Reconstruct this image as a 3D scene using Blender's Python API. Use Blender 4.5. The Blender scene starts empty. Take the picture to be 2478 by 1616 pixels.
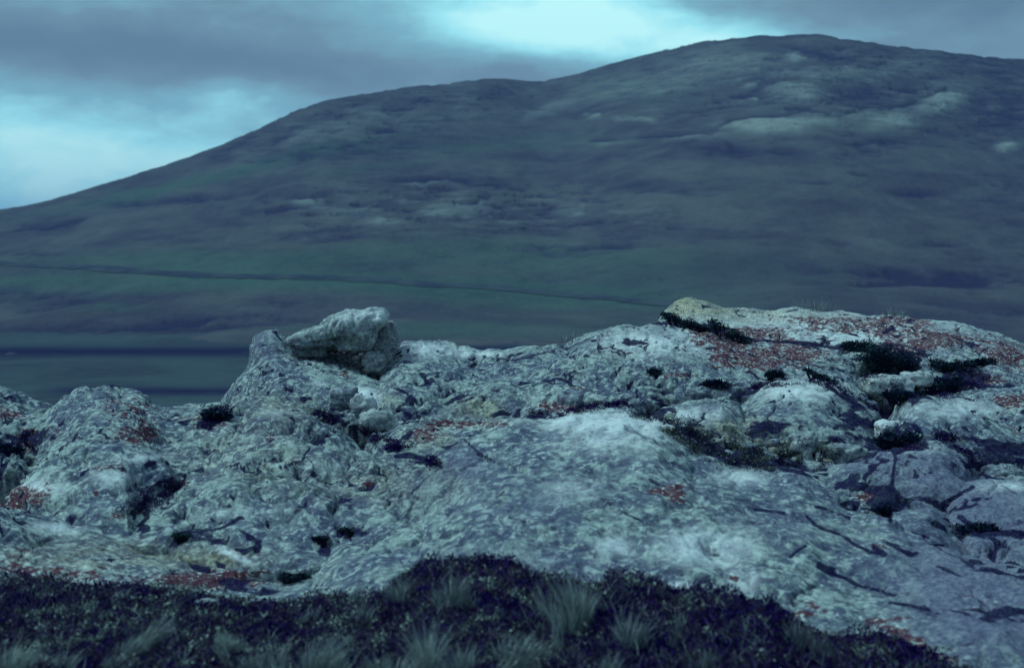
import bpy, math, random
import numpy as np
from mathutils import Vector
random.seed(7); rng = np.random.default_rng(11)
scn = bpy.context.scene
COL = scn.collection
R = math.radians

# ------------------------------------------------------------------ camera
CAM_Z = 1.6; PITCH = R(3.02); F = 1422.0
cam_d = bpy.data.cameras.new('camera'); cam = bpy.data.objects.new('camera', cam_d); COL.objects.link(cam)
cam_d.lens = 50; cam_d.sensor_width = 36; cam_d.clip_end = 60000; cam_d.clip_start = 0.1
cam.location = (0, 0, CAM_Z); cam.rotation_euler = (math.pi/2 - PITCH, 0, 0)
cam_d.dof.use_dof = True; cam_d.dof.focus_distance = 15.5; cam_d.dof.aperture_fstop = 2.2
scn.camera = cam
scn.view_settings.view_transform = 'Standard'; scn.view_settings.look = 'None'
scn.view_settings.exposure = 0.18; scn.view_settings.gamma = 1.0
scn.cycles.volume_bounces = 0
scn.cycles.max_bounces = 5

# ------------------------------------------------------------------ node helpers
class NT:
    def __init__(s, nt): s.nt = nt; s.n = nt.nodes; s.l = nt.links
    def new(s, t, **kw):
        nd = s.n.new(t)
        for k, v in kw.items(): setattr(nd, k, v)
        return nd
    def put(s, sock, v):
        if isinstance(v, bpy.types.NodeSocket): s.l.new(v, sock)
        elif v is not None:
            if sock.type == 'RGBA' and not hasattr(v, '__len__'): v = (v, v, v, 1)
            elif sock.type == 'RGBA' and len(v) == 3: v = (*v, 1)
            sock.default_value = v
    def math(s, op, a, b=None, c=None, clamp=False):
        nd = s.new('ShaderNodeMath', operation=op); nd.use_clamp = clamp
        s.put(nd.inputs[0], a); s.put(nd.inputs[1], b)
        if c is not None: s.put(nd.inputs[2], c)
        return nd.outputs[0]
    def mix(s, f, a, b, blend='MIX'):
        nd = s.new('ShaderNodeMix', data_type='RGBA', blend_type=blend)
        s.put(nd.inputs[0], f); s.put(nd.inputs[6], a); s.put(nd.inputs[7], b)
        return nd.outputs[2]
    def ramp(s, f, lo, hi, a=0.0, b=1.0):
        nd = s.new('ShaderNodeMapRange', interpolation_type='SMOOTHSTEP')
        s.put(nd.inputs[0], f); s.put(nd.inputs[1], lo); s.put(nd.inputs[2], hi); s.put(nd.inputs[3], a); s.put(nd.inputs[4], b)
        return nd.outputs[0]
    def noise(s, vec, scale, detail=4, rough=.55, dist=0.0):
        nd = s.new('ShaderNodeTexNoise'); s.put(nd.inputs['Vector'], vec)
        nd.inputs['Scale'].default_value = scale; nd.inputs['Detail'].default_value = detail
        nd.inputs['Roughness'].default_value = rough; nd.inputs['Distortion'].default_value = dist
        return nd.outputs['Fac']
    def vor(s, vec, scale, feat='F1'):
        nd = s.new('ShaderNodeTexVoronoi', feature=feat); s.put(nd.inputs['Vector'], vec)
        nd.inputs['Scale'].default_value = scale
        return nd.outputs['Distance']
    def attr(s, name): return s.new('ShaderNodeAttribute', attribute_name=name).outputs['Fac']
    def scale(s, vec, sc):
        nd = s.new('ShaderNodeMapping'); s.put(nd.inputs[0], vec); nd.inputs['Scale'].default_value = sc
        return nd.outputs[0]
    def bump(s, h, strength=.5, dist=.02, nrm=None):
        nd = s.new('ShaderNodeBump'); nd.inputs['Strength'].default_value = strength; nd.inputs['Distance'].default_value = dist
        s.put(nd.inputs['Height'], h)
        if nrm is not None: s.put(nd.inputs['Normal'], nrm)
        return nd.outputs[0]

def material(name):
    m = bpy.data.materials.new(name); m.use_nodes = True
    t = NT(m.node_tree); b = m.node_tree.nodes['Principled BSDF']
    b.inputs['Roughness'].default_value = .95
    b.inputs['Specular IOR Level'].default_value = 0.0; b.inputs['Roughness'].default_value = 1.0
    return m, t, b

# ------------------------------------------------------------------ world: overcast sky
SUN_EL, SUN_AZ = 50, -58        # azimuth from the view direction (+Y), negative = left
w = bpy.data.worlds.new("World"); scn.world = w; w.use_nodes = True
t = NT(w.node_tree); bg = w.node_tree.nodes['Background']
skyt = t.new('ShaderNodeTexSky', sky_type='NISHITA'); skyt.sun_disc = False
skyt.sun_elevation = R(SUN_EL); skyt.sun_rotation = R(SUN_AZ)
tc = t.new('ShaderNodeTexCoord').outputs['Generated']
# warp the direction with noise so that the cloud banks have ragged edges
wn = t.new('ShaderNodeTexNoise'); wn.inputs['Scale'].default_value = 7; wn.inputs['Detail'].default_value = 6
t.put(wn.inputs['Vector'], t.scale(tc, (1, 1, 3.0)))
sep = t.new('ShaderNodeSeparateXYZ'); t.put(sep.inputs[0], tc)
sw = t.new('ShaderNodeSeparateColor'); t.put(sw.inputs[0], wn.outputs['Color'])
wx = t.math('MULTIPLY_ADD', t.math('SUBTRACT', sw.outputs[0], .5), .14, sep.outputs[0])
wz = t.math('MULTIPLY_ADD', t.math('SUBTRACT', sw.outputs[1], .5), .035, sep.outputs[2])
front = t.ramp(sep.outputs[1], .2, .7)
def sky_blob(dx, dy, rx, ry, amp, tilt=0.0):
    cx = (dx*.43025-512)/F; cz = (258.5-dy*.43025)/F; rx = rx*.43025/F; ry = ry*.43025/F
    a = t.math('SUBTRACT', wx, cx); b = t.math('SUBTRACT', wz, cz)
    b = t.math('MULTIPLY_ADD', a, math.tan(R(tilt)), b)
    a = t.math('DIVIDE', a, rx); b = t.math('DIVIDE', b, ry)
    q = t.math('ADD', t.math('MULTIPLY', a, a), t.math('MULTIPLY', b, b))
    e = t.math('POWER', 2.718, t.math('MULTIPLY', q, -1.0))
    return t.math('MULTIPLY', e, amp)
acc = None
for b_ in [(1330, 60, 420, 80, .62), (1000, 150, 330, 60, .1), (60, 400, 760, 150, .62), (560, 250, 300, 45, .25, 8),
           (0, 230, 160, 60, .12), (1650, 90, 220, 45, .35), (700, 20, 320, 60, .14), (2150, 95, 260, 30, .12),
           (150, 135, 420, 60, -.42, 4), (800, 185, 430, 45, -.25), (2180, 20, 330, 65, -.42), (1180, 190, 160, 40, -.05)]:
    v = sky_blob(*b_); acc = v if acc is None else t.math('ADD', acc, v)
acc = t.math('MULTIPLY', acc, front)
cn = t.noise(t.scale(tc, (1, 1, 2.8)), 6.5, 7, .55, .2)
cn2 = t.noise(t.scale(tc, (1, 1, 2.4)), 24, 6, .6, .3)
val = t.math('MULTIPLY_ADD', t.math('SUBTRACT', cn, .5), .75, .36)
val = t.math('MULTIPLY_ADD', t.math('SUBTRACT', cn2, .5), .40, val)
val = t.math('ADD', val, acc)
cr = t.new('ShaderNodeValToRGB'); t.put(cr.inputs[0], val)
el = cr.color_ramp.elements
el[0].position = 0.0; el[0].color = (.105, .20, .275, 1)
el[1].position = 1.0; el[1].color = (.56, 1.02, 1.02, 1)
e = el.new(.82); e.color = (.35, .84, .92, 1)
e = el.new(.3); e.color = (.148, .270, .350, 1)
e = el.new(.60); e.color = (.20, .46, .56, 1)
up = t.ramp(sep.outputs[2], .17, .8, 1.0, 1.7)      # an overcast sky is brighter towards the zenith
cl = t.new('ShaderNodeVectorMath', operation='SCALE'); t.put(cl.inputs[0], cr.outputs[0]); t.put(cl.inputs[3], up)
sk = t.new('ShaderNodeVectorMath', operation='SCALE'); t.put(sk.inputs[0], skyt.outputs[0]); sk.inputs[3].default_value = .8
t.put(cl.inputs[0], t.mix(t.ramp(sep.outputs[2], .2, .7, 0, .45), cr.outputs[0], (.16, .36, .58)))
gain = t.new('ShaderNodeVectorMath', operation='SCALE'); t.put(gain.inputs[0], cl.outputs[0]); gain.inputs[3].default_value = 10.0
mixed = t.mix(t.ramp(sep.outputs[2], .2, .65, .95, .45), sk.outputs[0], gain.outputs[0])
t.put(bg.inputs['Color'], mixed); bg.inputs['Strength'].default_value = .1

sd = bpy.data.lights.new('sun', 'SUN'); sun = bpy.data.objects.new('sun', sd); COL.objects.link(sun)
sd.energy = 2.0; sd.angle = R(24); sd.color = (.60, .96, 1.0)
az, elv = R(SUN_AZ), R(SUN_EL)
sdir = Vector((math.sin(az)*math.cos(elv), math.cos(az)*math.cos(elv)*0.12, math.sin(elv)))
sun.rotation_euler = (-sdir).to_track_quat('-Z', 'Y').to_euler()
skyt.sun_rotation = math.atan2(sdir.x, sdir.y)
skyt.sun_elevation = math.asin(sdir.normalized().z)

# ------------------------------------------------------------------ numpy noise
def _hash(ix, iy, iz, seed):
    h = (ix.astype(np.int64)*374761393 + iy.astype(np.int64)*668265263 + iz.astype(np.int64)*2147483647 + seed*974634777) & 0xffffffff
    h = ((h ^ (h >> 13))*1274126177) & 0xffffffff
    return (h ^ (h >> 16)) & 0xffffffff
def vnoise(P, seed=0):
    i = np.floor(P).astype(np.int64); f = P - i; u = f*f*f*(f*(f*6-15)+10)
    out = np.zeros(len(P))
    for dx in (0, 1):
        for dy in (0, 1):
            for dz in (0, 1):
                h = _hash(i[:, 0]+dx, i[:, 1]+dy, i[:, 2]+dz, seed)
                gx = ((h & 1023)/511.5-1); gy = (((h >> 10) & 1023)/511.5-1); gz = (((h >> 20) & 1023)/511.5-1)
                d = gx*(f[:, 0]-dx)+gy*(f[:, 1]-dy)+gz*(f[:, 2]-dz)
                wt = (u[:, 0] if dx else 1-u[:, 0])*(u[:, 1] if dy else 1-u[:, 1])*(u[:, 2] if dz else 1-u[:, 2])
                out += d*wt
    return out*1.5
def fbm(P, octv=4, seed=0, gain=.5, lac=2.03, ridged=False):
    a = 1.0; s = np.zeros(len(P)); tot = 0; Q = P.copy()
    for k in range(octv):
        n = vnoise(Q, seed+k*17)
        if ridged: n = 1-2*np.abs(n)
        s += a*n; tot += a; a *= gain; Q = Q*lac+3.1
    return s/tot
def voronoi(P, seed=0):
    i = np.floor(P).astype(np.int64); F1 = np.full(len(P), 9.0); F2 = np.full(len(P), 9.0)
    for dx in (-1, 0, 1):
        for dy in (-1, 0, 1):
            for dz in (-1, 0, 1):
                c = i+np.array([dx, dy, dz]); h = _hash(c[:, 0], c[:, 1], c[:, 2], seed)
                q = c+np.stack([(h & 1023)/1023., ((h >> 10) & 1023)/1023., ((h >> 20) & 1023)/1023.], 1)
                d = np.sqrt(((q-P)**2).sum(1))
                F2 = np.minimum(F2, np.maximum(F1, d)); F1 = np.minimum(F1, d)
    return F1, F2
def sstep(x, a, b):
    q = np.clip((x-a)/(b-a), 0, 1); return q*q*(3-2*q)

# ------------------------------------------------------------------ photo <-> place
SC = .43025
cp, sp = math.cos(PITCH), math.sin(PITCH)
def place(dx, dy, dist):
    """point seen at plate position (dx, dy) that lies dist metres in front of the viewpoint"""
    dx, dy, dist = np.broadcast_arrays(np.asarray(dx, float), np.asarray(dy, float), np.asarray(dist, float))
    u = (dx*SC-512)/F; v = (333.5-dy*SC)/F
    ry = cp + v*sp; rz = -sp + v*cp
    k = dist/ry
    return np.stack([u*k, dist, CAM_Z+rz*k], -1)
def plate(P):
    y = P[:, 1]*cp-(P[:, 2]-CAM_Z)*sp; z = P[:, 1]*sp+(P[:, 2]-CAM_Z)*cp
    y = np.maximum(y, .1)
    return np.stack([(P[:, 0]/y*F+512)/SC, (333.5-z/y*F)/SC], -1)
def ellipse_mask(D, L):
    out = np.zeros(len(D))
    for e in L:
        cx, cy, rx, ry = e[:4]; amp = e[4] if len(e) > 4 else 1; tl = R(e[5]) if len(e) > 5 else 0
        a = D[:, 0]-cx; b = D[:, 1]-cy
        x = a*math.cos(tl)+b*math.sin(tl); y = -a*math.sin(tl)+b*math.cos(tl)
        q = (x/rx)**2+(y/ry)**2
        out += amp*np.exp(-q**1.3)
    return out
def line_dist(D, pl):
    best = np.full(len(D), 1e9)
    for (x0, y0), (x1, y1) in zip(pl[:-1], pl[1:]):
        vx, vy = x1-x0, y1-y0; L2 = vx*vx+vy*vy
        tt = np.clip(((D[:, 0]-x0)*vx+(D[:, 1]-y0)*vy)/L2, 0, 1)
        best = np.minimum(best, np.hypot(D[:, 0]-x0-tt*vx, D[:, 1]-y0-tt*vy))
    return best
def resample(pl, n, ext=0.0):
    pl = np.asarray(pl, float); seg = np.r_[0, np.cumsum(np.hypot(*(pl[1:, :2]-pl[:-1, :2]).T))]
    s = np.linspace(0, seg[-1], n)
    return np.stack([np.interp(s, seg, pl[:, k]) for k in range(pl.shape[1])], 1)
def smooth1(a, k):
    if k < 1: return a
    ker = np.exp(-np.linspace(-2, 2, 2*k+1)**2); ker /= ker.sum()
    return np.stack([np.convolve(np.pad(a[:, c], k, mode='edge') if k else a[:, c], ker, 'valid') for c in range(a.shape[1])], 1)

# ------------------------------------------------------------------ mesh helpers
def make_mesh(name, V, faces, mat, attrs=None, smooth=True, mats=None, fmat=None):
    me = bpy.data.meshes.new(name)
    V = np.asarray(V, np.float32)
    if isinstance(faces, np.ndarray):
        nf, k = faces.shape
        me.vertices.add(len(V)); me.vertices.foreach_set('co', V.ravel())
        me.loops.add(nf*k); me.loops.foreach_set('vertex_index', faces.astype(np.int32).ravel())
        me.polygons.add(nf); me.polygons.foreach_set('loop_start', np.arange(0, nf*k, k, dtype=np.int32))
        me.polygons.foreach_set('loop_total', np.full(nf, k, np.int32))
        me.update(calc_edges=True)
    else:
        me.from_pydata([tuple(v) for v in V], [], faces)
    if smooth: me.polygons.foreach_set('use_smooth', np.ones(len(me.polygons), bool))
    me.materials.append(mat)
    for k_, a in (attrs or {}).items():
        at = me.attributes.new(k_, 'FLOAT', 'POINT'); at.data.foreach_set('value', np.asarray(a, np.float32))
    me.update(); me.validate()
    return me
def link(name, me, parent=None, loc=None):
    o = bpy.data.objects.new(name, me); COL.objects.link(o)
    if parent: o.parent = parent
    if loc is not None: o.location = loc
    return o
def tag(o, label=None, cat=None, group=None, kind=None):
    if label: o['label'] = label
    if cat: o['category'] = cat
    if group: o['group'] = group
    if kind: o['kind'] = kind
    return o
def grid_faces(nu, nv):
    i = np.arange(nu-1)[:, None]; j = np.arange(nv-1)[None, :]
    a = i*nv+j
    return np.stack([a, a+nv, a+nv+1, a+1], -1).reshape(-1, 4)
def grid_normals(G):
    du = np.gradient(G, axis=0); dv = np.gradient(G, axis=1)
    n = np.cross(du, dv); n /= np.linalg.norm(n, axis=2, keepdims=True)+1e-9
    n *= np.where(n[..., 2:3] < 0, -1, 1)
    return n

# ------------------------------------------------------------------ patches of colour on the rock (plate positions)
RED = [(500, 1345, 170, 22, 1.2), (150, 1335, 170, 22, .7), (60, 1150, 60, 30, 1.0), (20, 1160, 50, 25, .9), (20, 1300, 60, 40, .6),
       (330, 1010, 60, 30, .9), (120, 1010, 90, 25, .45), (300, 950, 90, 30, .6), (60, 1030, 30, 40, .7), (250, 1080, 60, 15, .5),
       (480, 980, 50, 25, .7), (240, 1145, 50, 15, .4), (300, 1195, 60, 15, .5), (430, 1120, 25, 12, .7), (20, 960, 50, 20, .8),
       (660, 1075, 90, 10, .6), (640, 1015, 120, 14, .3), (980, 1010, 60, 22, .8), (1110, 985, 80, 10, .7), (860, 1120, 40, 12, .5),
       (1300, 945, 60, 14, .9), (1340, 905, 30, 16, .5), (1000, 985, 70, 12, .5), (730, 1330, 80, 12, .3),
       (1800, 820, 130, 45, 1.1), (1690, 830, 60, 30, .5), (1700, 790, 100, 20, .8), (1580, 870, 60, 18, .5), (2110, 790, 70, 45, 1.3), (2250, 800, 120, 30, .5),
       (2340, 830, 60, 40, .8), (1960, 760, 120, 20, .7), (2100, 750, 90, 16, .5), (2060, 878, 40, 12, .8), (2250, 885, 110, 20, .8), (2360, 930, 60, 20, .9),
       (2370, 1000, 40, 12, .6), (1560, 1140, 45, 20, 1.0), (1575, 1160, 20, 10, .9), (1705, 1340, 12, 10, 1.5), (1760, 770, 70, 14, .5), (1900, 740, 200, 12, .5),
       (2020, 1150, 45, 15, .9), (2050, 1260, 30, 12, .6), (1900, 1410, 60, 8, .6, 20), (1865, 1425, 26, 8, 1.1), (2090, 1470, 110, 16, .9, 25), (2290, 1400, 60, 20, .4),
       (2080, 1435, 60, 8, .6), (1990, 1210, 60, 8, .35), (2180, 1530, 60, 12, .7), (1450, 730, 90, 14, .35), (880, 810, 16, 18, .9), (800, 822, 70, 8, .9), (690, 810, 25, 10, .9),
       (800, 868, 12, 8, 1.2, 30), (1660, 770, 90, 12, .7), (2200, 780, 60, 20, .6)]
YELLOW = [(1610, 712, 110, 25, 1.1), (1760, 735, 110, 22, .7), (1900, 730, 120, 14, .5), (1110, 950, 60, 30, .6), (880, 930, 50, 25, .3), (1000, 1020, 60, 20, .5),
          (640, 960, 90, 50, .35), (850, 1120, 200, 60, .25), (560, 1060, 160, 60, .2), (250, 1290, 300, 40, .4), (500, 1300, 120, 20, .4), (1700, 1000, 120, 30, .6)]
PALE = [(1950, 765, 380, 60, .5), (1600, 790, 120, 30, .4), (1400, 975, 160, 22, .9), (1430, 1010, 140, 45, .6), (1640, 1270, 110, 45, .9), (1580, 1360, 22, 10, 1.4), (1730, 1350, 40, 25, .9), (1425, 1265, 35, 22, .9),
        (1860, 905, 110, 25, .8), (2220, 950, 110, 22, .7), (2150, 1040, 60, 14, .35), (1000, 812, 90, 16, .8), (880, 735, 22, 12, 1.2), (830, 735, 50, 25, .6),
        (840, 920, 40, 18, 1.4), (1620, 960, 80, 18, .5), (2330, 1130, 60, 12, .5), (80, 1130, 70, 20, .9), (130, 1225, 60, 14, .9), (260, 1110, 50, 22, .6),
        (545, 1290, 50, 8, .8, 25), (330, 1065, 60, 12, .7), (550, 1190, 80, 16, .3), (740, 890, 12, 6, .8), (1470, 800, 90, 30, .6), (2000, 770, 150, 25, .4), (1720, 1110, 60, 20, .6),
        (1330, 1140, 60, 30, .35), (640, 960, 40, 12, .3), (760, 1080, 50, 15, .4), (190, 1355, 40, 14, .9), (1130, 822, 60, 8, .7)]
GREY = [(2330, 1350, 200, 160, .4), (2260, 1250, 260, 200, .45), (2000, 1100, 200, 60, .35), (1000, 1120, 60, 60, .3), (1080, 1080, 60, 40, .7), (1250, 1150, 250, 60, .3), (1080, 1300, 200, 40, .35), (2000, 1060, 90, 30, .6), (2180, 1090, 110, 60, .5), (1900, 960, 160, 30, .35),  # grey tone, with edge darkening and dome shade painted in at right
        (2300, 1180, 130, 60, .6), (2300, 1450, 220, 90, .6), (1850, 1220, 130, 40, .4), (620, 800, 40, 40, .6), (1450, 1350, 180, 20, .3), (2150, 1330, 160, 60, .3),
        (1300, 1300, 200, 25, .35), (1480, 960, 60, 12, .5)]
# cracks: plate polyline, width, depth (m)
CRACKS = [([(1500, 950), (1560, 985), (1620, 1040), (1700, 1075), (1800, 1090)], 9, .10), ([(2080, 1035), (2078, 1100), (2075, 1160), (2068, 1210)], 7, .10),
          ([(1960, 1125), (2020, 1135), (2075, 1150)], 6, .07), ([(1875, 1200), (1890, 1215), (1960, 1245), (2020, 1280), (2060, 1290)], 8, .08),
          ([(1440, 1185), (1495, 1212)], 5, .06), ([(1180, 1200), (1230, 1212)], 5, .05), ([(1750, 1182), (1820, 1190)], 7, .08),
          ([(1895, 1175), (1930, 1185), (1975, 1205)], 6, .07), ([(1400, 1155), (1420, 1170)], 9, .06), ([(1510, 1115), (1530, 1125)], 8, .05),
          ([(1150, 1155), (1170, 1140)], 5, .05), ([(1900, 1315), (1990, 1355), (2080, 1380)], 8, .06), ([(1905, 1310), (1930, 1325)], 14, .10), ([(2070, 1400), (2160, 1415)], 7, .09),
          ([(2030, 1270), (2055, 1290)], 12, .10), ([(2140, 1240), (2160, 1260), (2200, 1285), (2260, 1310)], 5, .05), ([(2230, 1200), (2280, 1235), (2390, 1240)], 12, .12),
          ([(2190, 1170), (2260, 1130)], 9, .10), ([(1080, 1020), (1120, 1060), (1150, 1070)], 6, .06), ([(840, 915), (800, 935), (770, 950)], 8, .08),
          ([(1470, 745), (1600, 752), (1700, 776), (1760, 790), (1860, 795), (1960, 812)], 7, .12), ([(1395, 785), (1388, 805), (1400, 825)], 5, .06),
          ([(1310, 812), (1400, 775)], 5, .05), ([(1120, 828), (1200, 836), (1290, 812)], 6, .05), ([(1480, 905), (1482, 935), (1500, 940)], 6, .08),
          ([(1280, 870), (1330, 885)], 5, .03), ([(2210, 780), (2260, 805)], 5, .06), ([(550, 1090), (600, 1070), (660, 1060)], 6, .05), ([(640, 1090), (700, 1070), (720, 1040)], 7, .06),
          ([(560, 1150), (620, 1130)], 6, .05), ([(60, 1195), (150, 1215), (250, 1222)], 5, .05), ([(700, 1345), (790, 1270), (850, 1215), (900, 1190), (960, 1140), (1012, 1092), (1055, 1060)], 4, .04),
          ([(760, 880), (820, 868), (870, 860)], 3, .02), ([(2280, 1060), (2380, 1070)], 9, .09), ([(2240, 1010), (2300, 1030), (2390, 1045)], 6, .06),
          ([(1300, 1040), (1380, 1030), (1450, 1045)], 5, .03), ([(1700, 1240), (1760, 1250)], 6, .04), ([(1840, 1290), (1870, 1265)], 9, .06), ([(2000, 1060), (1960, 1080)], 5, .04),
          ([(1840, 830), (1900, 850), (1960, 860)], 6, .05), ([(1760, 1070), (1850, 1095), (1900, 1110)], 7, .08), ([(170, 1015), (260, 1030), (320, 1000)], 6, .05),
          ([(330, 1180), (350, 1130), (400, 1110)], 6, .05), ([(430, 1240), (520, 1225), (560, 1200)], 7, .06), ([(1650, 800), (1700, 830), (1760, 880)], 5, .04),
          ([(1380, 860), (1460, 850), (1560, 855)], 5, .04), ([(1190, 870), (1120, 900), (1080, 935)], 4, .03), ([(1000, 900), (1060, 890), (1110, 900)], 4, .03)]

SOIL_SHADE = [(1640, 1015, 110, 14, 1.3, 32), (1780, 1065, 120, 10, 1.2, 14), (1900, 1035, 150, 14, 1.1, 5), (2090, 1035, 70, 26, 1.3), (2340, 1035, 90, 12, 1.2, 8), (2310, 1078, 110, 10, 1.1), (2240, 1180, 60, 12, 1.2, -30), (2340, 1232, 120, 16, 1.3),  # earth patches, with shade painted into hollows and gaps between domes
         (2010, 1132, 70, 9, 1.2, 10), (2065, 1175, 45, 20, 1.1), (1750, 905, 60, 9, 1.2, -20), (1960, 920, 60, 9, 1.2, 30), (1800, 985, 80, 8, 1.0), (1990, 985, 60, 14, 1.1), (2130, 1290, 120, 8, .9, 25), (1900, 1315, 70, 12, 1.0, 15), (2350, 1330, 120, 14, .9, 10),
         (505, 965, 45, 16, 1.3), (60, 1010, 60, 25, 1.2), (20, 1060, 40, 20, 1), (800, 980, 60, 10, .9, 15), (900, 1030, 60, 12, 1.1, 22), (960, 1065, 60, 10, 1.1, 15), (1240, 965, 70, 9, 1),
         (1600, 1010, 90, 18, .9, 30), (1700, 1045, 80, 12, .8, 15), (1790, 1000, 90, 14, .8), (1930, 1020, 60, 12, .8), (2080, 1010, 50, 35, 1.2), (2060, 1060, 60, 20, 1.0), (1650, 900, 50, 14, .9), (1740, 905, 40, 12, .9), (1980, 960, 60, 14, .9, 20),
         (2060, 830, 80, 36, 1.1), (2200, 880, 140, 30, 1.1), (2100, 920, 110, 14, 1), (1950, 805, 100, 10, .9), (2330, 1050, 80, 12, 1), (2300, 1080, 60, 10, .9), (2270, 1220, 110, 14, 1.1), (2060, 1150, 30, 40, .8), (2330, 1420, 140, 40, .7),
         (400, 1140, 50, 30, .7), (330, 1180, 40, 20, .6), (560, 1210, 40, 16, .5), (820, 1235, 50, 12, .7), (520, 1000, 60, 10, .6), (1100, 1060, 40, 8, .6), (1180, 870, 40, 6, .4), (1560, 870, 60, 16, .6), (1600, 755, 80, 10, .9), (1700, 772, 50, 9, .9)]
def rock_attrs(P):
    D = plate(P)
    n = fbm(P*np.array([3.2, 2.0, 5.0]), 4, 5)
    n2 = fbm(P*np.array([9, 5, 12]), 3, 25)
    red = ellipse_mask(D, RED); red = np.clip(np.minimum(red, .95)*(1+n), 0, 1)
    return {'red': np.clip(red, 0, 1), 'yellow': np.clip(ellipse_mask(D, YELLOW)*(1+n), 0, 1),
            'pale': np.clip(ellipse_mask(D, PALE)*(1+1.2*n2+.8*n), 0, 1), 'grey': np.clip(ellipse_mask(D, GREY), 0, 1)}

def rock_relief(P, N, big=1.0, amp=1.0, seed=0, cracks=True):
    """rugged limestone: swellings, joints, pockets and grit"""
    s = fbm(P*1.1/big, 3, seed+1)*.14*big
    Wp = P + np.stack([fbm(P*2.2, 2, seed+3), fbm(P*2.2, 2, seed+4), fbm(P*2.2, 2, seed+6)], 1)*.22
    F1, F2 = voronoi(Wp*np.array([1.7, 1.3, 2.3])/big, seed+7)
    e = F2-F1; soil = np.zeros(len(P))  # earth in the joints, plus shade painted into pits and creases
    gate = sstep(fbm(P*.9, 2, seed+9), -.12, .25)
    s += .020*big*sstep(e, 0, .45) - .040*(1-sstep(e, .0, .07))*gate
    F1b, F2b = voronoi(Wp*np.array([5.5, 4.0, 7.5]), seed+8)
    gb = sstep(fbm(P*1.4, 2, seed+12), .0, .35)
    s += -.009*F1b*gb - .009*(1-sstep(F2b-F1b, 0, .12))*gb
    soil = np.maximum(soil, (1-sstep(e, .01, .06))*gate*sstep(fbm(P*2.3, 2, seed+31), -.05, .2)); soil = np.maximum(soil, (1-sstep(F2b-F1b, .02, .14))*gb*sstep(fbm(P*3.1, 2, seed+32), .0, .2))
    s += fbm(P*np.array([5, 4, 8]), 4, seed+14, gain=.55)*.017
    st = fbm(P*np.array([1.2, 1.2, 6.5])+Wp*.6, 3, seed+21, ridged=True); s -= .016*sstep(st, .3, .8); soil = np.maximum(soil, sstep(st, .70, .84)*sstep(fbm(P*2.9, 2, seed+33), .12, .25)*.8)
    r = fbm(P*np.array([3.5, 3, 6]), 3, seed+15, ridged=True); s += r*.008
    pit = fbm(P*9, 2, seed+16); s -= .03*sstep(pit, .30, .62); soil = np.maximum(soil, sstep(pit, .38, .52)*sstep(fbm(P*2.0, 2, seed+34), -.1, .15))
    zb = P[:, 2]+.33*np.sqrt((P[:, 0]-.75)**2+.25)+.05*P[:, 1]+fbm(P*.8, 2, 61)*.10
    lam = fbm(np.stack([P[:, 0]*1.1, P[:, 1]*1.1, zb*9], 1), 3, 63, gain=.6, ridged=True); lg = sstep(fbm(P*1.2, 2, seed+64), -.12, .22)
    s -= .020*sstep(lam, .42, .80)*lg; soil = np.maximum(soil, .85*sstep(lam, .60, .80)*sstep(fbm(P*2.6, 2, seed+65), -.02, .2)*lg)
    fr = fbm(Wp*np.array([2.4, .9, .5])+fbm(P*1.1, 2, 66)[:, None]*.5, 3, 67, gain=.45, ridged=True); fg = sstep(fbm(P*1.5, 2, seed+68), .0, .25)
    s -= .030*sstep(fr, .60, .85)*fg; soil = np.maximum(soil, .9*sstep(fr, .76, .88)*fg)
    fr2 = fbm(P@np.array([[.7, -.7, 0], [.7, .7, 0], [0, .3, 1]])*np.array([3.4, 1.0, 1.5]), 3, 69, gain=.5, ridged=True)
    s -= .018*sstep(fr2, .60, .85)*(1-fg); soil = np.maximum(soil, .8*sstep(fr2, .78, .88)*sstep(fbm(P*2.1, 2, seed+70), .0, .2))
    s *= amp*1.15
    if cracks:
        D = plate(P); jit = np.stack([fbm(P*7, 2, seed+18), fbm(P*7, 2, seed+19)], 1)*7
        for pl, wd, dp in CRACKS:
            d = line_dist(D+jit, pl)
    s -= dp*np.exp(-(d/(wd*.8))**2)*1.1
    return P + N*s[:, None], soil

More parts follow.
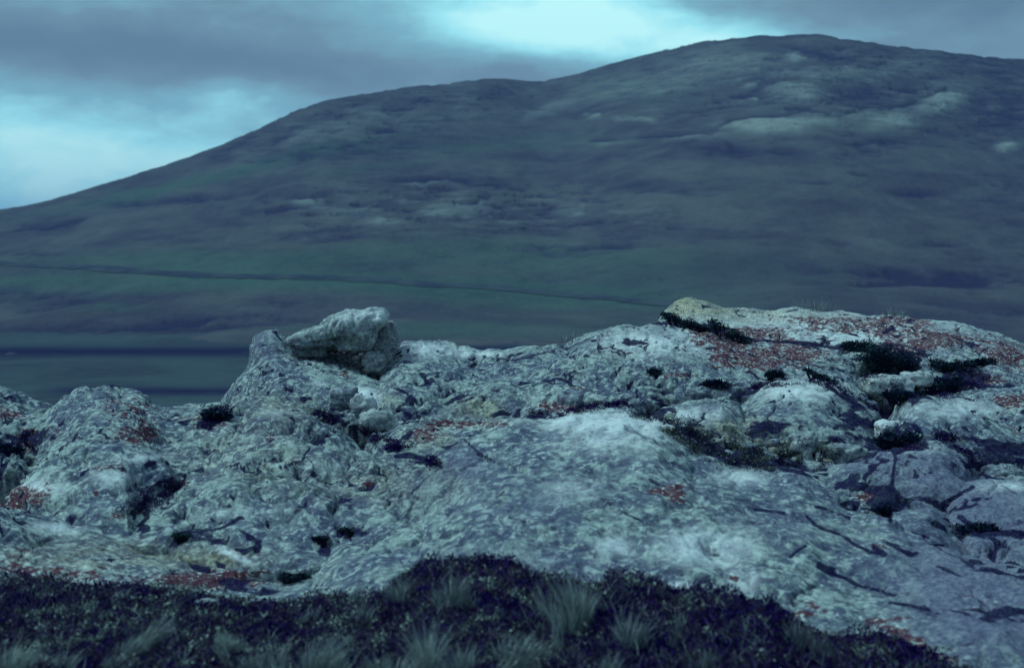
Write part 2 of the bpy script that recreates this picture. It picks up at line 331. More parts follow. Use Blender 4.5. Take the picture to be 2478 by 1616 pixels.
# ------------------------------------------------------------------ materials
def rock_material(name, tint=(1, 1, 1), dark=1.0):
    m, t, b = material(name)
    g = t.new('ShaderNodeNewGeometry').outputs['Position']
    big = t.noise(g, 1.3, 6, .6, .5); mid = t.noise(g, 5, 6, .65, .5); fine = t.noise(g, 34, 5, .65); grit = t.noise(g, 95, 3, .6)
    blot = t.vor(t.scale(g, (1, .8, 1.3)), 16)
    c = t.mix(t.ramp(mid, .40, .60), (.085, .105, .140), (.31, .375, .335))
    c = t.mix(t.ramp(big, .43, .54, 0, .72), c, (.095, .110, .165))
    m2 = t.noise(g, 15, 5, .62, .5)
    c = t.mix(t.ramp(m2, .52, .60, 0, .7), c, (.49, .57, .50))
    c = t.mix(t.ramp(m2, .46, .38, 0, .8), c, (.05, .055, .10))
    c = t.mix(t.ramp(fine, .55, .66, 0, .4), c, (.56, .62, .56))            # pale lichen crust
    c = t.mix(t.ramp(fine, .44, .33, 0, .5), c, (.07, .075, .11))          # dark lichen specks
    c = t.mix(t.math('MULTIPLY', t.ramp(grit, .54, .66), .6), c, (.08, .085, .12))
    c = t.mix(t.math('MULTIPLY', t.ramp(blot, .32, .12), t.ramp(t.noise(g, 3.1, 3), .48, .6, 0, .6)), c, (.62, .64, .60))
    c = t.mix(t.math('MULTIPLY', t.attr('grey'), .85), c, t.mix(t.ramp(fine, .4, .62), (.10, .10, .16), (.20, .205, .27)))
    c = t.mix(t.math('MULTIPLY', t.attr('yellow'), t.ramp(mid, .35, .55, .3, .85)), c, t.mix(t.ramp(fine, .4, .62), (.16, .15, .09), (.55, .50, .30)))
    c = t.mix(t.math('MULTIPLY', t.attr('pale'), t.ramp(fine, .3, .5, .25, .9)), c, (.70, .73, .70))
    rn = t.noise(t.scale(g, (1, 1, 1.5)), 11, 6, .70, .6)
    rd = t.math('MULTIPLY', t.ramp(t.math('MULTIPLY_ADD', t.attr('red'), .66, t.math('MULTIPLY', t.math('SUBTRACT', rn, .5), 2.4)), .34, .50, 0, .92), t.ramp(t.attr('red'), .02, .15))
    c = t.mix(rd, c, t.mix(t.ramp(grit, .4, .6), (.065, .024, .040), (.135, .038, .052)))
    fl = t.noise(t.scale(g, (1, 1, 2.2)), 26, 4, .6, .3)
    c = t.mix(t.math('MULTIPLY', t.ramp(fl, .56, .64), t.ramp(t.attr('red'), .05, .3, 0, .8)), c, (.60, .66, .60))
    # black earth and dead moss in the cracks, plus painted shade in pits and gaps
    cr = t.ramp(t.math('MULTIPLY_ADD', t.math('SUBTRACT', m2, .5), 1.3, t.attr('crack')), .34, .68, 0, .95)
    c = t.mix(cr, c, t.mix(t.ramp(grit, .48, .70), (.007, .005, .042), t.mix(t.ramp(m2, .45, .6), (.045, .040, .070), (.09, .12, .10))))
    t.put(b.inputs['Base Color'], c)
    h = t.math('ADD', t.math('MULTIPLY', mid, .7), t.math('ADD', t.math('MULTIPLY', fine, .5), t.math('MULTIPLY', grit, .16)))
    t.put(b.inputs['Normal'], t.bump(h, .8, .035))
    return m
ROCK = rock_material('weathered_rock')

def soil_material():
    m, t, b = material('peaty_soil')
    g = t.new('ShaderNodeNewGeometry').outputs['Position']
    n = t.noise(g, 6, 6, .65); f = t.noise(g, 40, 4, .6)
    c = t.mix(t.ramp(n, .35, .65), (.006, .004, .036), (.030, .026, .060))
    c = t.mix(t.ramp(f, .56, .70, 0, .6), c, (.09, .10, .09))
    t.put(b.inputs['Base Color'], c); t.put(b.inputs['Normal'], t.bump(f, 1, .03))
    return m
SOIL = soil_material()

def leaf_material(name, cols, rough=.8):
    m, t, b = material(name)
    v = t.attr('tone'); cr = t.new('ShaderNodeValToRGB'); t.put(cr.inputs[0], v)
    el = cr.color_ramp.elements
    el[0].position = cols[0][0]; el[0].color = (*cols[0][1], 1); el[1].position = cols[-1][0]; el[1].color = (*cols[-1][1], 1)
    for p, c in cols[1:-1]:
        e = el.new(p); e.color = (*c, 1)
    t.put(b.inputs['Base Color'], cr.outputs[0]); b.inputs['Roughness'].default_value = rough
    return m
HEATH = leaf_material('heath_leaves', [(0, (.007, .002, .052)), (.35, (.020, .009, .068)), (.6, (.048, .030, .062)), (.8, (.085, .085, .09)), (.94, (.16, .21, .18)), (1, (.46, .52, .44))])
STRAW = leaf_material('dry_grass', [(0, (.06, .06, .10)), (.5, (.24, .29, .27)), (1, (.62, .70, .58))])
SHRUB = leaf_material('dark_shrub_leaves', [(0, (.004, .008, .034)), (.6, (.014, .030, .050)), (1, (.06, .10, .09))])
MOSS = leaf_material('mossy_plants', [(0, (.010, .008, .045)), (.5, (.04, .045, .07)), (.8, (.16, .19, .16)), (1, (.42, .47, .38))])
TWIG, _t, _b = material('dark_twig'); _b.inputs['Base Color'].default_value = (.02, .015, .03, 1)

# ------------------------------------------------------------------ GROUND: knoll we stand on, the valley floor and the plain to the horizon, one sheet
VALLEY = -30.0
def ground_z(x, y):
    r = np.hypot(x, y); az = x/np.maximum(np.abs(y), .5)
    near = np.interp(y, [-50, 4, 6, 7.5, 10, 13, 15, 18, 19.5], [-.25, -.35, -.60, -.70, -.62, -.45, -.30, -.06, .0])
    y0 = 13.2+6.5*sstep(az, -.215, -.17)
    d = np.maximum(np.where(y > 0, y-y0, r-18), 0)
    fall = np.interp(d, [0, 1.5, 6, 20, 80, 170], [0, .35, 2.6, 6.5, 19, 30.1])
    z = near-fall
    return np.maximum(z, VALLEY)
nr, na = 520, 420
rr = np.r_[np.linspace(.3, 30, 240), 30*np.exp(np.linspace(0, 1, nr-240+1)[1:]*math.log(25000/30))]
aa = np.r_[np.linspace(-math.pi, -.75, 30)[:-1], np.linspace(-.75, .75, na-58), np.linspace(.75, math.pi, 30)[1:]]
A_, R_ = np.meshgrid(aa, rr, indexing='ij')
X = np.sin(A_)*R_; Y = np.cos(A_)*R_
Z = ground_z(X, Y)
P = np.stack([X, Y, Z], -1).reshape(-1, 3)
rad = np.hypot(P[:, 0], P[:, 1])
P[:, 2] += np.where(rad < 30, fbm(P*2.0, 4, 3)*.05, 0)
P[:, 2] += sstep(rad, 60, 200)*(1-sstep(rad, 2000, 5000))*fbm(P*np.array([.012, .012, 0]), 4, 31)*1.2
GD = plate(P)
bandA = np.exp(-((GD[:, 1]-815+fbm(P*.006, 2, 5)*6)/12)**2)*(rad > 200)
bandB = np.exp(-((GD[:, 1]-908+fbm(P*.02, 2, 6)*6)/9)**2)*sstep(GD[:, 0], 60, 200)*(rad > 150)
gm, t, b = material('valley_grass')
g = t.new('ShaderNodeNewGeometry').outputs['Position']
n1 = t.noise(g, .02, 6, .6, .5); n2 = t.noise(g, .2, 5, .6)
c = t.mix(t.ramp(n1, .35, .65), (.036, .048, .066), (.050, .076, .086))
c = t.mix(t.ramp(n2, .4, .7, 0, .5), c, (.075, .085, .085))
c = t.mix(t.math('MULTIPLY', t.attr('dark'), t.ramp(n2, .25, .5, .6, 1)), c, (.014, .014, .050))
near = t.attr('near')
nn = t.noise(g, 6, 6, .65); cs = t.mix(t.ramp(nn, .35, .65), (.006, .004, .036), (.030, .026, .060))
c = t.mix(near, c, cs)
t.put(b.inputs['Base Color'], c)
t.put(b.inputs['Normal'], t.bump(n2, .4, 1.0))
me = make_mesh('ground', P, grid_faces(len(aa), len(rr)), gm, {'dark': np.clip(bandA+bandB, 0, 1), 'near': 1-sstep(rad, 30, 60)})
tag(link('ground', me), kind='structure')

# ------------------------------------------------------------------ HILL
CREST = [(-1400, 560), (-900, 545), (-500, 530), (-200, 505), (0, 487), (100, 470), (200, 440), (300, 410), (400, 378), (500, 342), (550, 320), (600, 299), (655, 272), (672, 262), (700, 252), (760, 232), (850, 217),
         (950, 202), (1050, 193), (1110, 184), (1180, 183), (1230, 189), (1262, 188), (1340, 172), (1430, 145), (1540, 118), (1640, 95), (1760, 82), (1900, 79), (1960, 90),
         (2060, 103), (2180, 117), (2300, 132), (2380, 137), (2600, 165), (2900, 230), (3300, 330), (3900, 480), (4300, 570)]
CREST = np.array(CREST, float)
hu = np.r_[np.linspace(-1400, -60, 60)[:-1], np.linspace(-60, 2440, 800), np.linspace(2440, 4300, 70)[1:]]
cy = np.interp(hu, CREST[:, 0], CREST[:, 1])
cy = np.convolve(np.pad(cy, 3, mode='edge'), np.ones(7)/7, 'valid')
foot_y = 812.0; foot_d = None
# distance of the crest: the left ridge lies behind the big right-hand hill
cd = np.interp(hu, [-1400, 0, 600, 1150, 1262, 1500, 1900, 2380, 3000, 4300], [1500, 1350, 1500, 1720, 1800, 1650, 1580, 1650, 1700, 1800])
nv = 360
tv = np.linspace(0, 1, nv)
cd = np.convolve(np.pad(cd, 60, mode='edge'), np.hanning(121)/np.hanning(121).sum(), 'valid')
# profile down the slope: fraction of plate height between foot and crest -> distance
fpl = 812-(812-cy)[:, None]*tv[None, :]**.92
fy = fpl
q = (812-fy)/(812-cy)[:, None]
d0 = 478.0
Dd = d0+(cd[:, None]-d0)*(.62*q**.75+.38*q**2.2)
HX = np.broadcast_to(hu[:, None], fy.shape)
G = place(HX, fy, Dd)
# behind the crest: falls away
back = []
top = G[:, -1, :]
for k, (dy_, dz_) in enumerate([(12, -.6), (35, -5), (90, -22), (200, -60), (450, -160), (900, -300)]):
    q_ = top.copy(); s_ = (top[:, 1]+dy_)/top[:, 1]; q_[:, 0] *= s_; q_[:, 1] += dy_; q_[:, 2] = np.maximum(q_[:, 2]+dz_, VALLEY-3); back.append(q_)
pre = G[:, 0, :].copy(); pre[:, 1] -= 25; pre[:, 2] -= 2.5
G = np.concatenate([pre[:, None], G, np.stack(back, 1)], 1)
nvt = G.shape[1]
P = G.reshape(-1, 3)
N = grid_normals(G).reshape(-1, 3)
HD = plate(P)
frac = np.broadcast_to(np.r_[0, tv, np.ones(len(back))][None, :], (len(hu), nvt)).ravel()
amp = sstep(frac, .08, .3)
H = fbm(P*np.array([.006, .004, .008]), 5, 41)*14 + fbm(P*np.array([.02, .014, .03]), 4, 43, ridged=True)*3.5 + fbm(P*np.array([.06, .04, .06]), 3, 47)*1.6
ridge = (1-.75*sstep(frac, .93, 1.0))
P2 = P+np.array([0, 0, 1.0])*(H*amp*ridge*.5)[:, None]
DARK = [(394, 466, 190, 12, .8, -4), (133, 521, 80, 13, .8, -8), (1011, 418, 125, 11, .9, 3), (1130, 435, 50, 5, .7), (878, 475, 150, 8, .5, -6), (760, 548, 120, 12, .6), (1060, 500, 160, 12, .35), (780, 345, 160, 20, .35, -8),
        (750, 270, 100, 14, .5, -14), (560, 335, 60, 10, .4, -24), (640, 320, 60, 10, .4, -20), (1020, 230, 200, 12, .35, -6), (900, 350, 120, 10, .35, -6), (520, 742, 260, 22, .9, -2), (700, 700, 100, 12, .4),
        (110, 690, 220, 22, .6), (150, 770, 260, 16, .55), (60, 590, 120, 8, .4), (1774, 356, 180, 13, .9, 3), (2180, 640, 190, 22, 1.2, 2), (2050, 655, 120, 10, .7), (1338, 580, 130, 10, .8, -3), (1330, 596, 70, 5, .6), (1950, 561, 34, 7, .7),
        (2173, 561, 60, 8, .6), (2125, 447, 70, 10, .5, 5), (1763, 207, 50, 26, .8), (1976, 213, 70, 26, .7), (1907, 128, 80, 16, .8), (1840, 112, 80, 8, .5), (2333, 256, 90, 60, .7), (2200, 140, 120, 30, .45), (2340, 170, 60, 30, .4), (1561, 181, 50, 7, .8, -22),
        (1600, 195, 30, 5, .6), (2013, 340, 110, 14, .6), (1998, 406, 22, 4, .9), (1320, 372, 160, 12, .45), (1560, 448, 110, 10, .5, 4), (1280, 500, 180, 22, .4), (1450, 520, 150, 8, .4), (1680, 530, 60, 4, .5), (1880, 428, 60, 8, .4),
        (1300, 485, 60, 6, .6), (2350, 420, 120, 80, .35), (2300, 560, 120, 60, .3), (2290, 720, 160, 40, .35), (1660, 560, 240, 40, .15), (700, 480, 100, 10, .5, -8), (560, 520, 120, 8, .4, -6), (420, 560, 120, 8, .35), (2110, 205, 40, 8, .5), (900, 300, 60, 8, .4, -8)]
HPALE = [(771, 296, 75, 16, .25, -14), (862, 258, 45, 12, .2), (700, 310, 40, 10, .2, -20), (1742, 298, 72, 18, 1.2), (1790, 300, 80, 14, .7), (1880, 290, 70, 18, .6), (2062, 280, 58, 24, .95), (2189, 236, 60, 22, .9, -14), (1854, 218, 66, 22, .6),
         (2338, 337, 22, 13, .9), (1838, 130, 18, 8, .9), (1476, 280, 52, 6, .6), (1378, 273, 14, 6, .8), (1270, 262, 60, 10, .45, -20), (1620, 325, 60, 7, .5), (1420, 334, 60, 5, .4), (1750, 228, 10, 5, .8), (1745, 200, 12, 6, .5),
         (820, 490, 60, 10, .5), (900, 515, 50, 8, .5), (1070, 485, 60, 9, .6), (1010, 500, 30, 6, .4), (720, 465, 40, 6, .5), (1100, 475, 40, 5, .4), (1330, 492, 40, 10, .45), (980, 430, 60, 5, .4), (1500, 200, 160, 30, .35, -10), (1680, 140, 160, 30, .35), (2120, 160, 100, 20, .2), (1920, 170, 160, 14, .35)]
GREEN = [(300, 660, 600, 22, .9), (900, 660, 500, 20, .9, 3), (1250, 690, 400, 30, .8, 2), (1000, 600, 500, 40, .6), (400, 610, 350, 25, .7), (400, 430, 260, 14, .7, -16), (200, 470, 200, 10, .5, -14), (700, 360, 250, 16, .6, -14), (900, 380, 200, 14, .4, -6),
         (1500, 640, 400, 60, .4), (1000, 340, 240, 10, .4), (1650, 770, 300, 40, .5), (600, 800, 1200, 14, -.3), (1480, 210, 120, 30, .3), (1270, 330, 200, 18, .35), (250, 715, 100, 12, .5), (900, 770, 300, 24, .5), (1050, 760, 300, 20, .4)]
jit = np.stack([fbm(P*.02, 4, 61)*34, fbm(P*.02, 4, 63)*14], 1)
HDj = HD+jit
dark = ellipse_mask(HDj, DARK); pale = ellipse_mask(HDj, HPALE); green = ellipse_mask(HDj, GREEN)
for pl, wd, a_ in [([(1668, 298), (1700, 279), (1764, 273), (1827, 268), (1881, 260), (1923, 270), (1960, 270), (2014, 254), (2093, 249), (2147, 229), (2200, 205)], 4.5, 1.1),
                   ([(1375, 326), (1500, 318), (1560, 318), (1600, 314), (1650, 318), (1700, 340)], 3.5, .8), ([(0, 806), (300, 806), (620, 802)], 8, 1.0),
                   ([(620, 802), (1300, 806), (1600, 812)], 5, .5), ([(2100, 300), (2180, 300)], 3, .5)]:
    dark += a_*np.exp(-(line_dist(HD+jit*.15, pl)/wd)**2)
mott = fbm(P*np.array([.02, .012, .05]), 5, 71, gain=.62)
band = fbm(P*np.array([.004, .004, .045]), 4, 73)
rugged = ellipse_mask(HD, [(950, 480, 300, 60, .9), (1900, 200, 500, 110, .8), (900, 270, 350, 60, .7, -12), (1300, 500, 300, 60, .6)])
fm = fbm(P*np.array([.05, .03, .12]), 4, 75, gain=.65)
fs = fbm(P*np.array([.035, .02, .30])+jit[:, :1]*.02, 4, 79, gain=.6)
dark = np.clip(dark*(.95+1.0*mott+1.4*fm+.9*fs), 0, 1)+sstep(mott*.5+fm*.7+fs*.8, .08, .30)*(.14+.95*rugged)+.55*np.clip(band+.3*fs, 0, 1)
dark = np.clip(dark, 0, 1)
pale = np.clip(pale*(1+1.0*mott-1.2*fs), 0, 1)+sstep(-(mott*.4+fm*.5+fs*.8), .12, .40)*(.03+.36*rugged)
pale = np.clip(pale, 0, 1)
# the escarpments stand out and the dark hollows are sunk
P2[:, 2] += 2.0*pale-3.0*dark
m, t, b = material('hill_turf')
g = t.new('ShaderNodeNewGeometry').outputs['Position']
n1 = t.noise(t.scale(g, (1, .7, 3)), .012, 7, .62, .6); n2 = t.noise(g, .09, 6, .65); n3 = t.noise(g, .35, 4, .6)
c = t.mix(t.ramp(n1, .35, .65), (.054, .056, .074), (.088, .096, .100))
c = t.mix(t.math('MULTIPLY', t.attr('green'), .85), c, (.056, .106, .084))
c = t.mix(t.ramp(n2, .48, .68, 0, .28), c, (.045, .038, .075))
c = t.mix(t.ramp(n3, .55, .75, 0, .3), c, (.14, .145, .14))
c = t.mix(t.math('MULTIPLY', t.attr('dark'), .80), c, (.016, .014, .055))
c = t.mix(t.math('MULTIPLY', t.attr('pale'), t.ramp(n2, .3, .6, .5, .9)), c, (.24, .28, .25))
t.put(b.inputs['Base Color'], c)
t.put(b.inputs['Normal'], t.bump(t.math('ADD', n2, t.math('MULTIPLY', n3, .4)), (.4), 5.0))
me = make_mesh('hill', P2, grid_faces(len(hu), nvt), m, {'dark': dark, 'pale': pale, 'green': np.clip(green, 0, 1)})
tag(link('hill', me), kind='structure')

# track crossing the foot of the hill: a sheet laid on the slope
TRACK = [(-300, 606), (0, 614), (160, 620), (319, 630), (479, 641), (638, 643), (798, 647), (958, 656), (1190, 673), (1295, 684), (1428, 694), (1530, 706), (1700, 722), (1900, 738)]
tp = resample(TRACK, 500)
G2 = P2.reshape(len(hu), nvt, 3); PL = plate(P2).reshape(len(hu), nvt, 2)
cols = np.clip(np.searchsorted(hu, tp[:, 0]), 1, len(hu)-2)
ctr = []
for k, ci in enumerate(cols):
    yy = PL[ci, 1:nv+1, 1]; order = np.argsort(-yy)
    j = int(np.argmin(np.abs(yy-tp[k, 1])))+1
    ctr.append((G2[ci, j-1]+G2[ci, j]*2+G2[ci, j+1])/4)
ctr = smooth1(np.array(ctr), 12)
def hill_pt(pl_x, y):   # height of the slope under a point by interpolation inside its column
    ci = min(max(int(np.searchsorted(hu, pl_x)), 1), len(hu)-2)
    col = G2[ci, 1:nv+1]
    return np.interp(y, col[:, 1], col[:, 2])
V = []
for k, c_ in enumerate(ctr):
    for off in np.linspace(-8.5, 8.5, 7):
        y = c_[1]+off
        pxx = (c_[0]/y*F+512)/SC
        V.append((c_[0], y, hill_pt(pxx, y)+.35))
m, t, b = material('dirt_track')
g = t.new('ShaderNodeNewGeometry').outputs['Position']
t.put(b.inputs['Base Color'], t.mix(t.ramp(t.noise(g, .05, 5), .35, .65), (.036, .044, .068), (.056, .074, .082)))
me = make_mesh('track', V, grid_faces(len(ctr), 7), m)
tag(link('track', me), kind='structure')

# ------------------------------------------------------------------ ROCKS
def rock_mass(name, label, crest, base, dc, db, back=.9, seed=0, nu=None, nf=None, power=1.0, big=1.0, amp=1.0, sink=.35, group='rock humps of the outcrop', cat='rock', under=.25, soil_shade_k=1.0):
    """one hump of the outcrop: crest line, front foot line, and a back that falls to the ground behind.
    dc and db are distances in metres (a number, or one per plate x given as [(x, d), ...])"""
    cl = np.array(crest, float); bl = np.array(base, float)
    wpx = np.hypot(*(cl[1:]-cl[:-1]).T).sum()*SC; hpx = max(np.abs(bl[:, 1].max()-cl[:, 1].min())*SC, 20)
    nu = nu or int(min(max(wpx/1.35, 60), 460)); nf = nf or int(min(max(hpx/1.25, 40), 260))
    c_ = smooth1(resample(cl, nu), max(2, nu//45)); b_ = smooth1(resample(bl, nu), max(2, nu//45))
    def dist(d, xs):
        if isinstance(d, (int, float)): return np.full(len(xs), float(d))
        d = np.array(d); return np.interp(xs, d[:, 0], d[:, 1])
    C = place(c_[:, 0], c_[:, 1], dist(dc, c_[:, 0])); B = place(b_[:, 0], b_[:, 1], dist(db, b_[:, 0]))
    s = np.linspace(0, 1, nf)[None, :, None]
    # rounded section: steep at the foot, level at the crest
    th = s*math.pi/2
    hz = (1-power)*s+power*(1-np.cos(th))
    vt = (1-power)*s+power*np.sin(th)
    front = np.concatenate([B[:, None, :2]+(C-B)[:, None, :2]*hz, B[:, None, 2:]+(C-B)[:, None, 2:]*vt], -1)
    uu = np.linspace(0, 1, nu); ef = (1-sstep(uu, 0, .09))+(1-sstep(1-uu, 0, .09))
    nb = 26
    s = np.linspace(0, 1, nb+1)[1:][None, :, None]; th = s*math.pi/2
    d = C[:, :2]/np.linalg.norm(C[:, :2], axis=1, keepdims=True)
    bz = np.minimum(ground_z(C[:, 0]+d[:, 0]*back, C[:, 1]+d[:, 1]*back)-sink, C[:, 2]-.15)
    bk = np.concatenate([C[:, None, :2]+d[:, None]*back*np.sin(th), C[:, None, 2:]+(bz-C[:, 2])[:, None, None]*(1-np.cos(th))], -1)
    G = np.concatenate([front, bk], 1)
    G[..., 2] -= (ef**2)[:, None]*np.minimum(.45, np.maximum(C[:, 2]-B[:, 2], 0)*.75+.12)[:, None]
    nvv = G.shape[1]
    P = G.reshape(-1, 3); N = grid_normals(G).reshape(-1, 3)
    P, so = rock_relief(P, N, big, amp, seed); so = so*soil_shade_k
    G = P.reshape(nu, nvv, 3); so = so.reshape(nu, nvv); so = np.pad(so, ((1, 1), (1, 0))).ravel()
    # skirt under the front foot and the ends so the hump is a body, not a sheet
    fz = G[:, 0].copy(); fz[:, 2] -= under+.25; fz[:, 1] += .12
    G = np.concatenate([fz[:, None], G], 1)
    e0 = G[:1].copy(); e0[..., 2] -= .5; e1 = G[-1:].copy(); e1[..., 2] -= .5
    mid = G.mean((0, 1)); 
    G = np.concatenate([e0, G, e1], 0)
    nu2, nv2 = G.shape[:2]
    P = G.reshape(-1, 3)
    at = rock_attrs(P)
    D = plate(P); ck = np.zeros(len(P)); jj = np.stack([fbm(P*7, 2, seed+18), fbm(P*7, 2, seed+19)], 1)*7
    for pl, wd, dp in CRACKS: ck = np.maximum(ck, np.exp(-(line_dist(D+jj, pl)/(wd*.6))**2)*min(1, dp/.07))
    at['crack'] = np.clip(np.maximum(ck, so)+ellipse_mask(D+jj*2, SOIL_SHADE)*sstep(fbm(P*np.array([4, 3, 6]), 3, 77), -.25, .1), 0, 1)
    org = np.array([mid[0], mid[1], P[:, 2].min()])
    me = make_mesh(name, P-org, grid_faces(nu2, nv2), ROCK, at)
    o = link(name, me, loc=org)
    tag(o, label, cat, group)
    return o

def boulder(name, label, ctr, size, seed=0, rot=0.0, sub=40, outline=None, group=None, lump=1.0, attrs=None, parent=None, cat='rock', shape=None):
    """closed rock body: a superellipsoid with relief; shape(P) may bend unit-sphere points first"""
    nu_, nv_ = sub*2, sub
    th = np.linspace(0, 2*math.pi, nu_, endpoint=False); ph = np.linspace(-math.pi/2, math.pi/2, nv_)
    T, Ph = np.meshgrid(th, ph, indexing='ij')
    sgn = lambda a, p: np.sign(a)*np.abs(a)**p
    bx = .55
    S = np.stack([sgn(np.cos(T), bx)*sgn(np.cos(Ph), bx), sgn(np.sin(T), bx)*sgn(np.cos(Ph), bx), sgn(np.sin(Ph), bx)], -1).reshape(-1, 3)
    P = shape(S) if shape else S
    P = P*np.array(size)
    c_, s_ = math.cos(rot), math.sin(rot)
    P = P@np.array([[c_, s_, 0], [-s_, c_, 0], [0, 0, 1]])
    P = P+np.array(ctr)
    N = P-np.array(ctr); N /= np.linalg.norm(N, axis=1, keepdims=True)+1e-6
    k = min(size)
    q = P/max(k, .05)*.8
    s = fbm(q, 3, seed)*.45*k*lump-.1*k; F1, F2 = voronoi(q*1.2, seed+2); s += .10*k*lump*sstep(F2-F1, 0, .4)-.10*k*lump*F1
    s += fbm(q*3.5, 3, seed+3)*.07*k*lump
    P = P+N*s[:, None]
    i = np.arange(nu_)[:, None]; j = np.arange(nv_-1)[None, :]; a = i*nv_+j; b_ = ((i+1) % nu_)*nv_+j
    Fc = np.stack([a, b_, b_+1, a+1], -1).reshape(-1, 4)
    at = rock_attrs(P) if attrs is None else {k_: np.clip(v*(.75+1.3*fbm(P*6, 3, seed+40)), 0, 1) for k_, v in attrs.items()}
    at['crack'] = np.zeros(len(P))
    org = np.array([ctr[0], ctr[1], P[:, 2].min()])
    me = make_mesh(name, P-org, Fc, ROCK, at)
    o = link(name, me, parent=parent, loc=org)
    if label: tag(o, label, cat, group)
    return o

ridge = rock_mass('rock_ridge', 'long highest rock ridge at the right, spotted rust red and yellow against the hill',
          [(1500, 752), (1515, 734), (1545, 712), (1580, 698), (1605, 692), (1640, 699), (1680, 714), (1740, 722), (1800, 725), (1850, 716), (1900, 718), (1960, 725), (2040, 730), (2120, 734), (2200, 745), (2260, 760), (2320, 768), (2380, 795), (2460, 830), (2600, 900)],
          [(1500, 762), (1600, 775), (1740, 800), (1850, 815), (1960, 850), (2060, 900), (2200, 940), (2400, 960), (2600, 1000)], 20, [(1500, 18.6), (2100, 16.2), (2600, 14.5)], 1.4, seed=10, power=.8, big=1.1, amp=.7)
rock_mass('flat_rock', 'broad back slab below the red ridge, grey on its left and rusty on its right',
          [(1230, 850), (1290, 806), (1340, 784), (1400, 759), (1460, 749), (1520, 745), (1600, 755), (1700, 779), (1760, 789), (1850, 800), (1920, 812), (1985, 845), (2010, 880)],
          [(1230, 960), (1320, 945), (1480, 945), (1640, 935), (1750, 915), (1880, 915), (1960, 915), (2015, 900)], 17, 14.4, .9, seed=20, power=.85, amp=.95)
rock_mass('flat_rock', 'bowl shaped grey rock face in the centre, between perched boulder and red ridge',
          [(868, 880), (885, 840), (905, 818), (935, 801), (975, 797), (1020, 803), (1060, 815), (1120, 826), (1180, 818), (1240, 812), (1300, 808), (1340, 830)],
          [(850, 990), (900, 1000), (1000, 1000), (1100, 990), (1210, 975), (1300, 950), (1340, 930)], 17.2, 14.3, .9, seed=30, power=.8, amp=.9)
rock_mass('rock_hump', 'rounded knob of pale rock directly under the perched boulder',
          [(470, 985), (500, 945), (540, 893), (580, 850), (610, 828), (640, 821), (680, 826), (730, 832), (790, 846), (850, 860), (890, 874), (910, 905)],
          [(455, 1010), (560, 1000), (700, 1000), (800, 990), (880, 985), (915, 960)], 16.4, 14.6, 1.1, seed=40, power=.85, amp=.8)
rock_mass('rock_hump', 'low grey hump at the left edge with a dark hollow below it',
          [(-160, 880), (-60, 868), (0, 880), (50, 898), (90, 918), (130, 938), (165, 965)],
          [(-160, 1060), (-40, 1050), (50, 1020), (120, 1000), (170, 985)], 13.6, 12.2, .8, seed=50, power=.8)
rock_mass('rock_hump', 'round topped rock dome left of the dark notch, stained with red',
          [(30, 1050), (60, 990), (110, 952), (160, 922), (200, 910), (260, 904), (310, 910), (340, 928), (370, 945), (420, 945), (470, 935), (510, 935), (560, 980)],
          [(20, 1190), (120, 1240), (250, 1240), (360, 1235), (450, 1180), (520, 1120), (570, 1040)], 13.0, [(20, 9.6), (300, 9.3), (570, 11)], .8, seed=60, power=.75, amp=1.1)
rock_mass('rock_hump', 'small grey hump in the shaded gap at the left edge',
          [(-160, 1040), (-60, 1000), (0, 1000), (40, 1015), (70, 1050)], [(-160, 1120), (-40, 1110), (40, 1100), (80, 1090)], 11.6, 10.8, .6, seed=65)
rock_mass('rock_hump', 'left centre rock spur running down from a blunt peak below the perched boulder',
          [(360, 1150), (410, 1090), (460, 1040), (510, 990), (555, 950), (590, 928), (625, 918), (665, 925), (710, 945), (760, 985), (820, 1020), (880, 1052), (960, 1078), (1020, 1090), (1060, 1110)],
          [(340, 1250), (420, 1300), (560, 1330), (700, 1325), (820, 1310), (900, 1230), (980, 1160), (1065, 1130)], [(360, 10.8), (620, 13), (1060, 10.9)], [(340, 9.2), (560, 8.6), (820, 8.6), (1065, 10.2)], .8, seed=70, power=.72, amp=1.1)
rock_mass('rock_hump', 'low bare shelf at lower left with rusty edge against the heath',
          [(-160, 1140), (-60, 1150), (0, 1172), (60, 1205), (130, 1220), (250, 1225), (400, 1252), (520, 1285), (620, 1282), (740, 1262), (860, 1255), (940, 1290)],
          [(-160, 1400), (0, 1400), (150, 1410), (400, 1430), (560, 1440), (740, 1440), (860, 1430), (960, 1400)], 9.3, 7.5, .6, seed=80, power=.7, amp=.8)
rock_mass('flat_rock', 'largest front slab, smooth grey rock rising from the grass to a rounded crest',
          [(700, 1360), (770, 1290), (830, 1240), (880, 1190), (950, 1140), (1005, 1092), (1055, 1050), (1100, 1030), (1180, 992), (1250, 980), (1310, 962), (1380, 946), (1440, 945), (1490, 960), (1540, 985), (1600, 1030), (1660, 1058), (1760, 1080), (1850, 1098), (1900, 1128), (1970, 1178), (2050, 1205), (2120, 1250), (2220, 1300), (2330, 1340), (2480, 1370), (2600, 1400)],
          [(680, 1400), (760, 1420), (900, 1420), (1100, 1400), (1300, 1420), (1500, 1440), (1700, 1480), (1900, 1560), (2100, 1620), (2300, 1660), (2500, 1680), (2620, 1600)],
          [(700, 8.3), (1000, 9.8), (1400, 10.8), (1900, 9.6), (2200, 8.2), (2600, 7.2)], [(700, 7.5), (1500, 7.1), (1900, 6.5), (2300, 5.8), (2600, 5.6)], .7, seed=90, power=.62, big=1.15, amp=.75, soil_shade_k=.5, nu=460, nf=230)
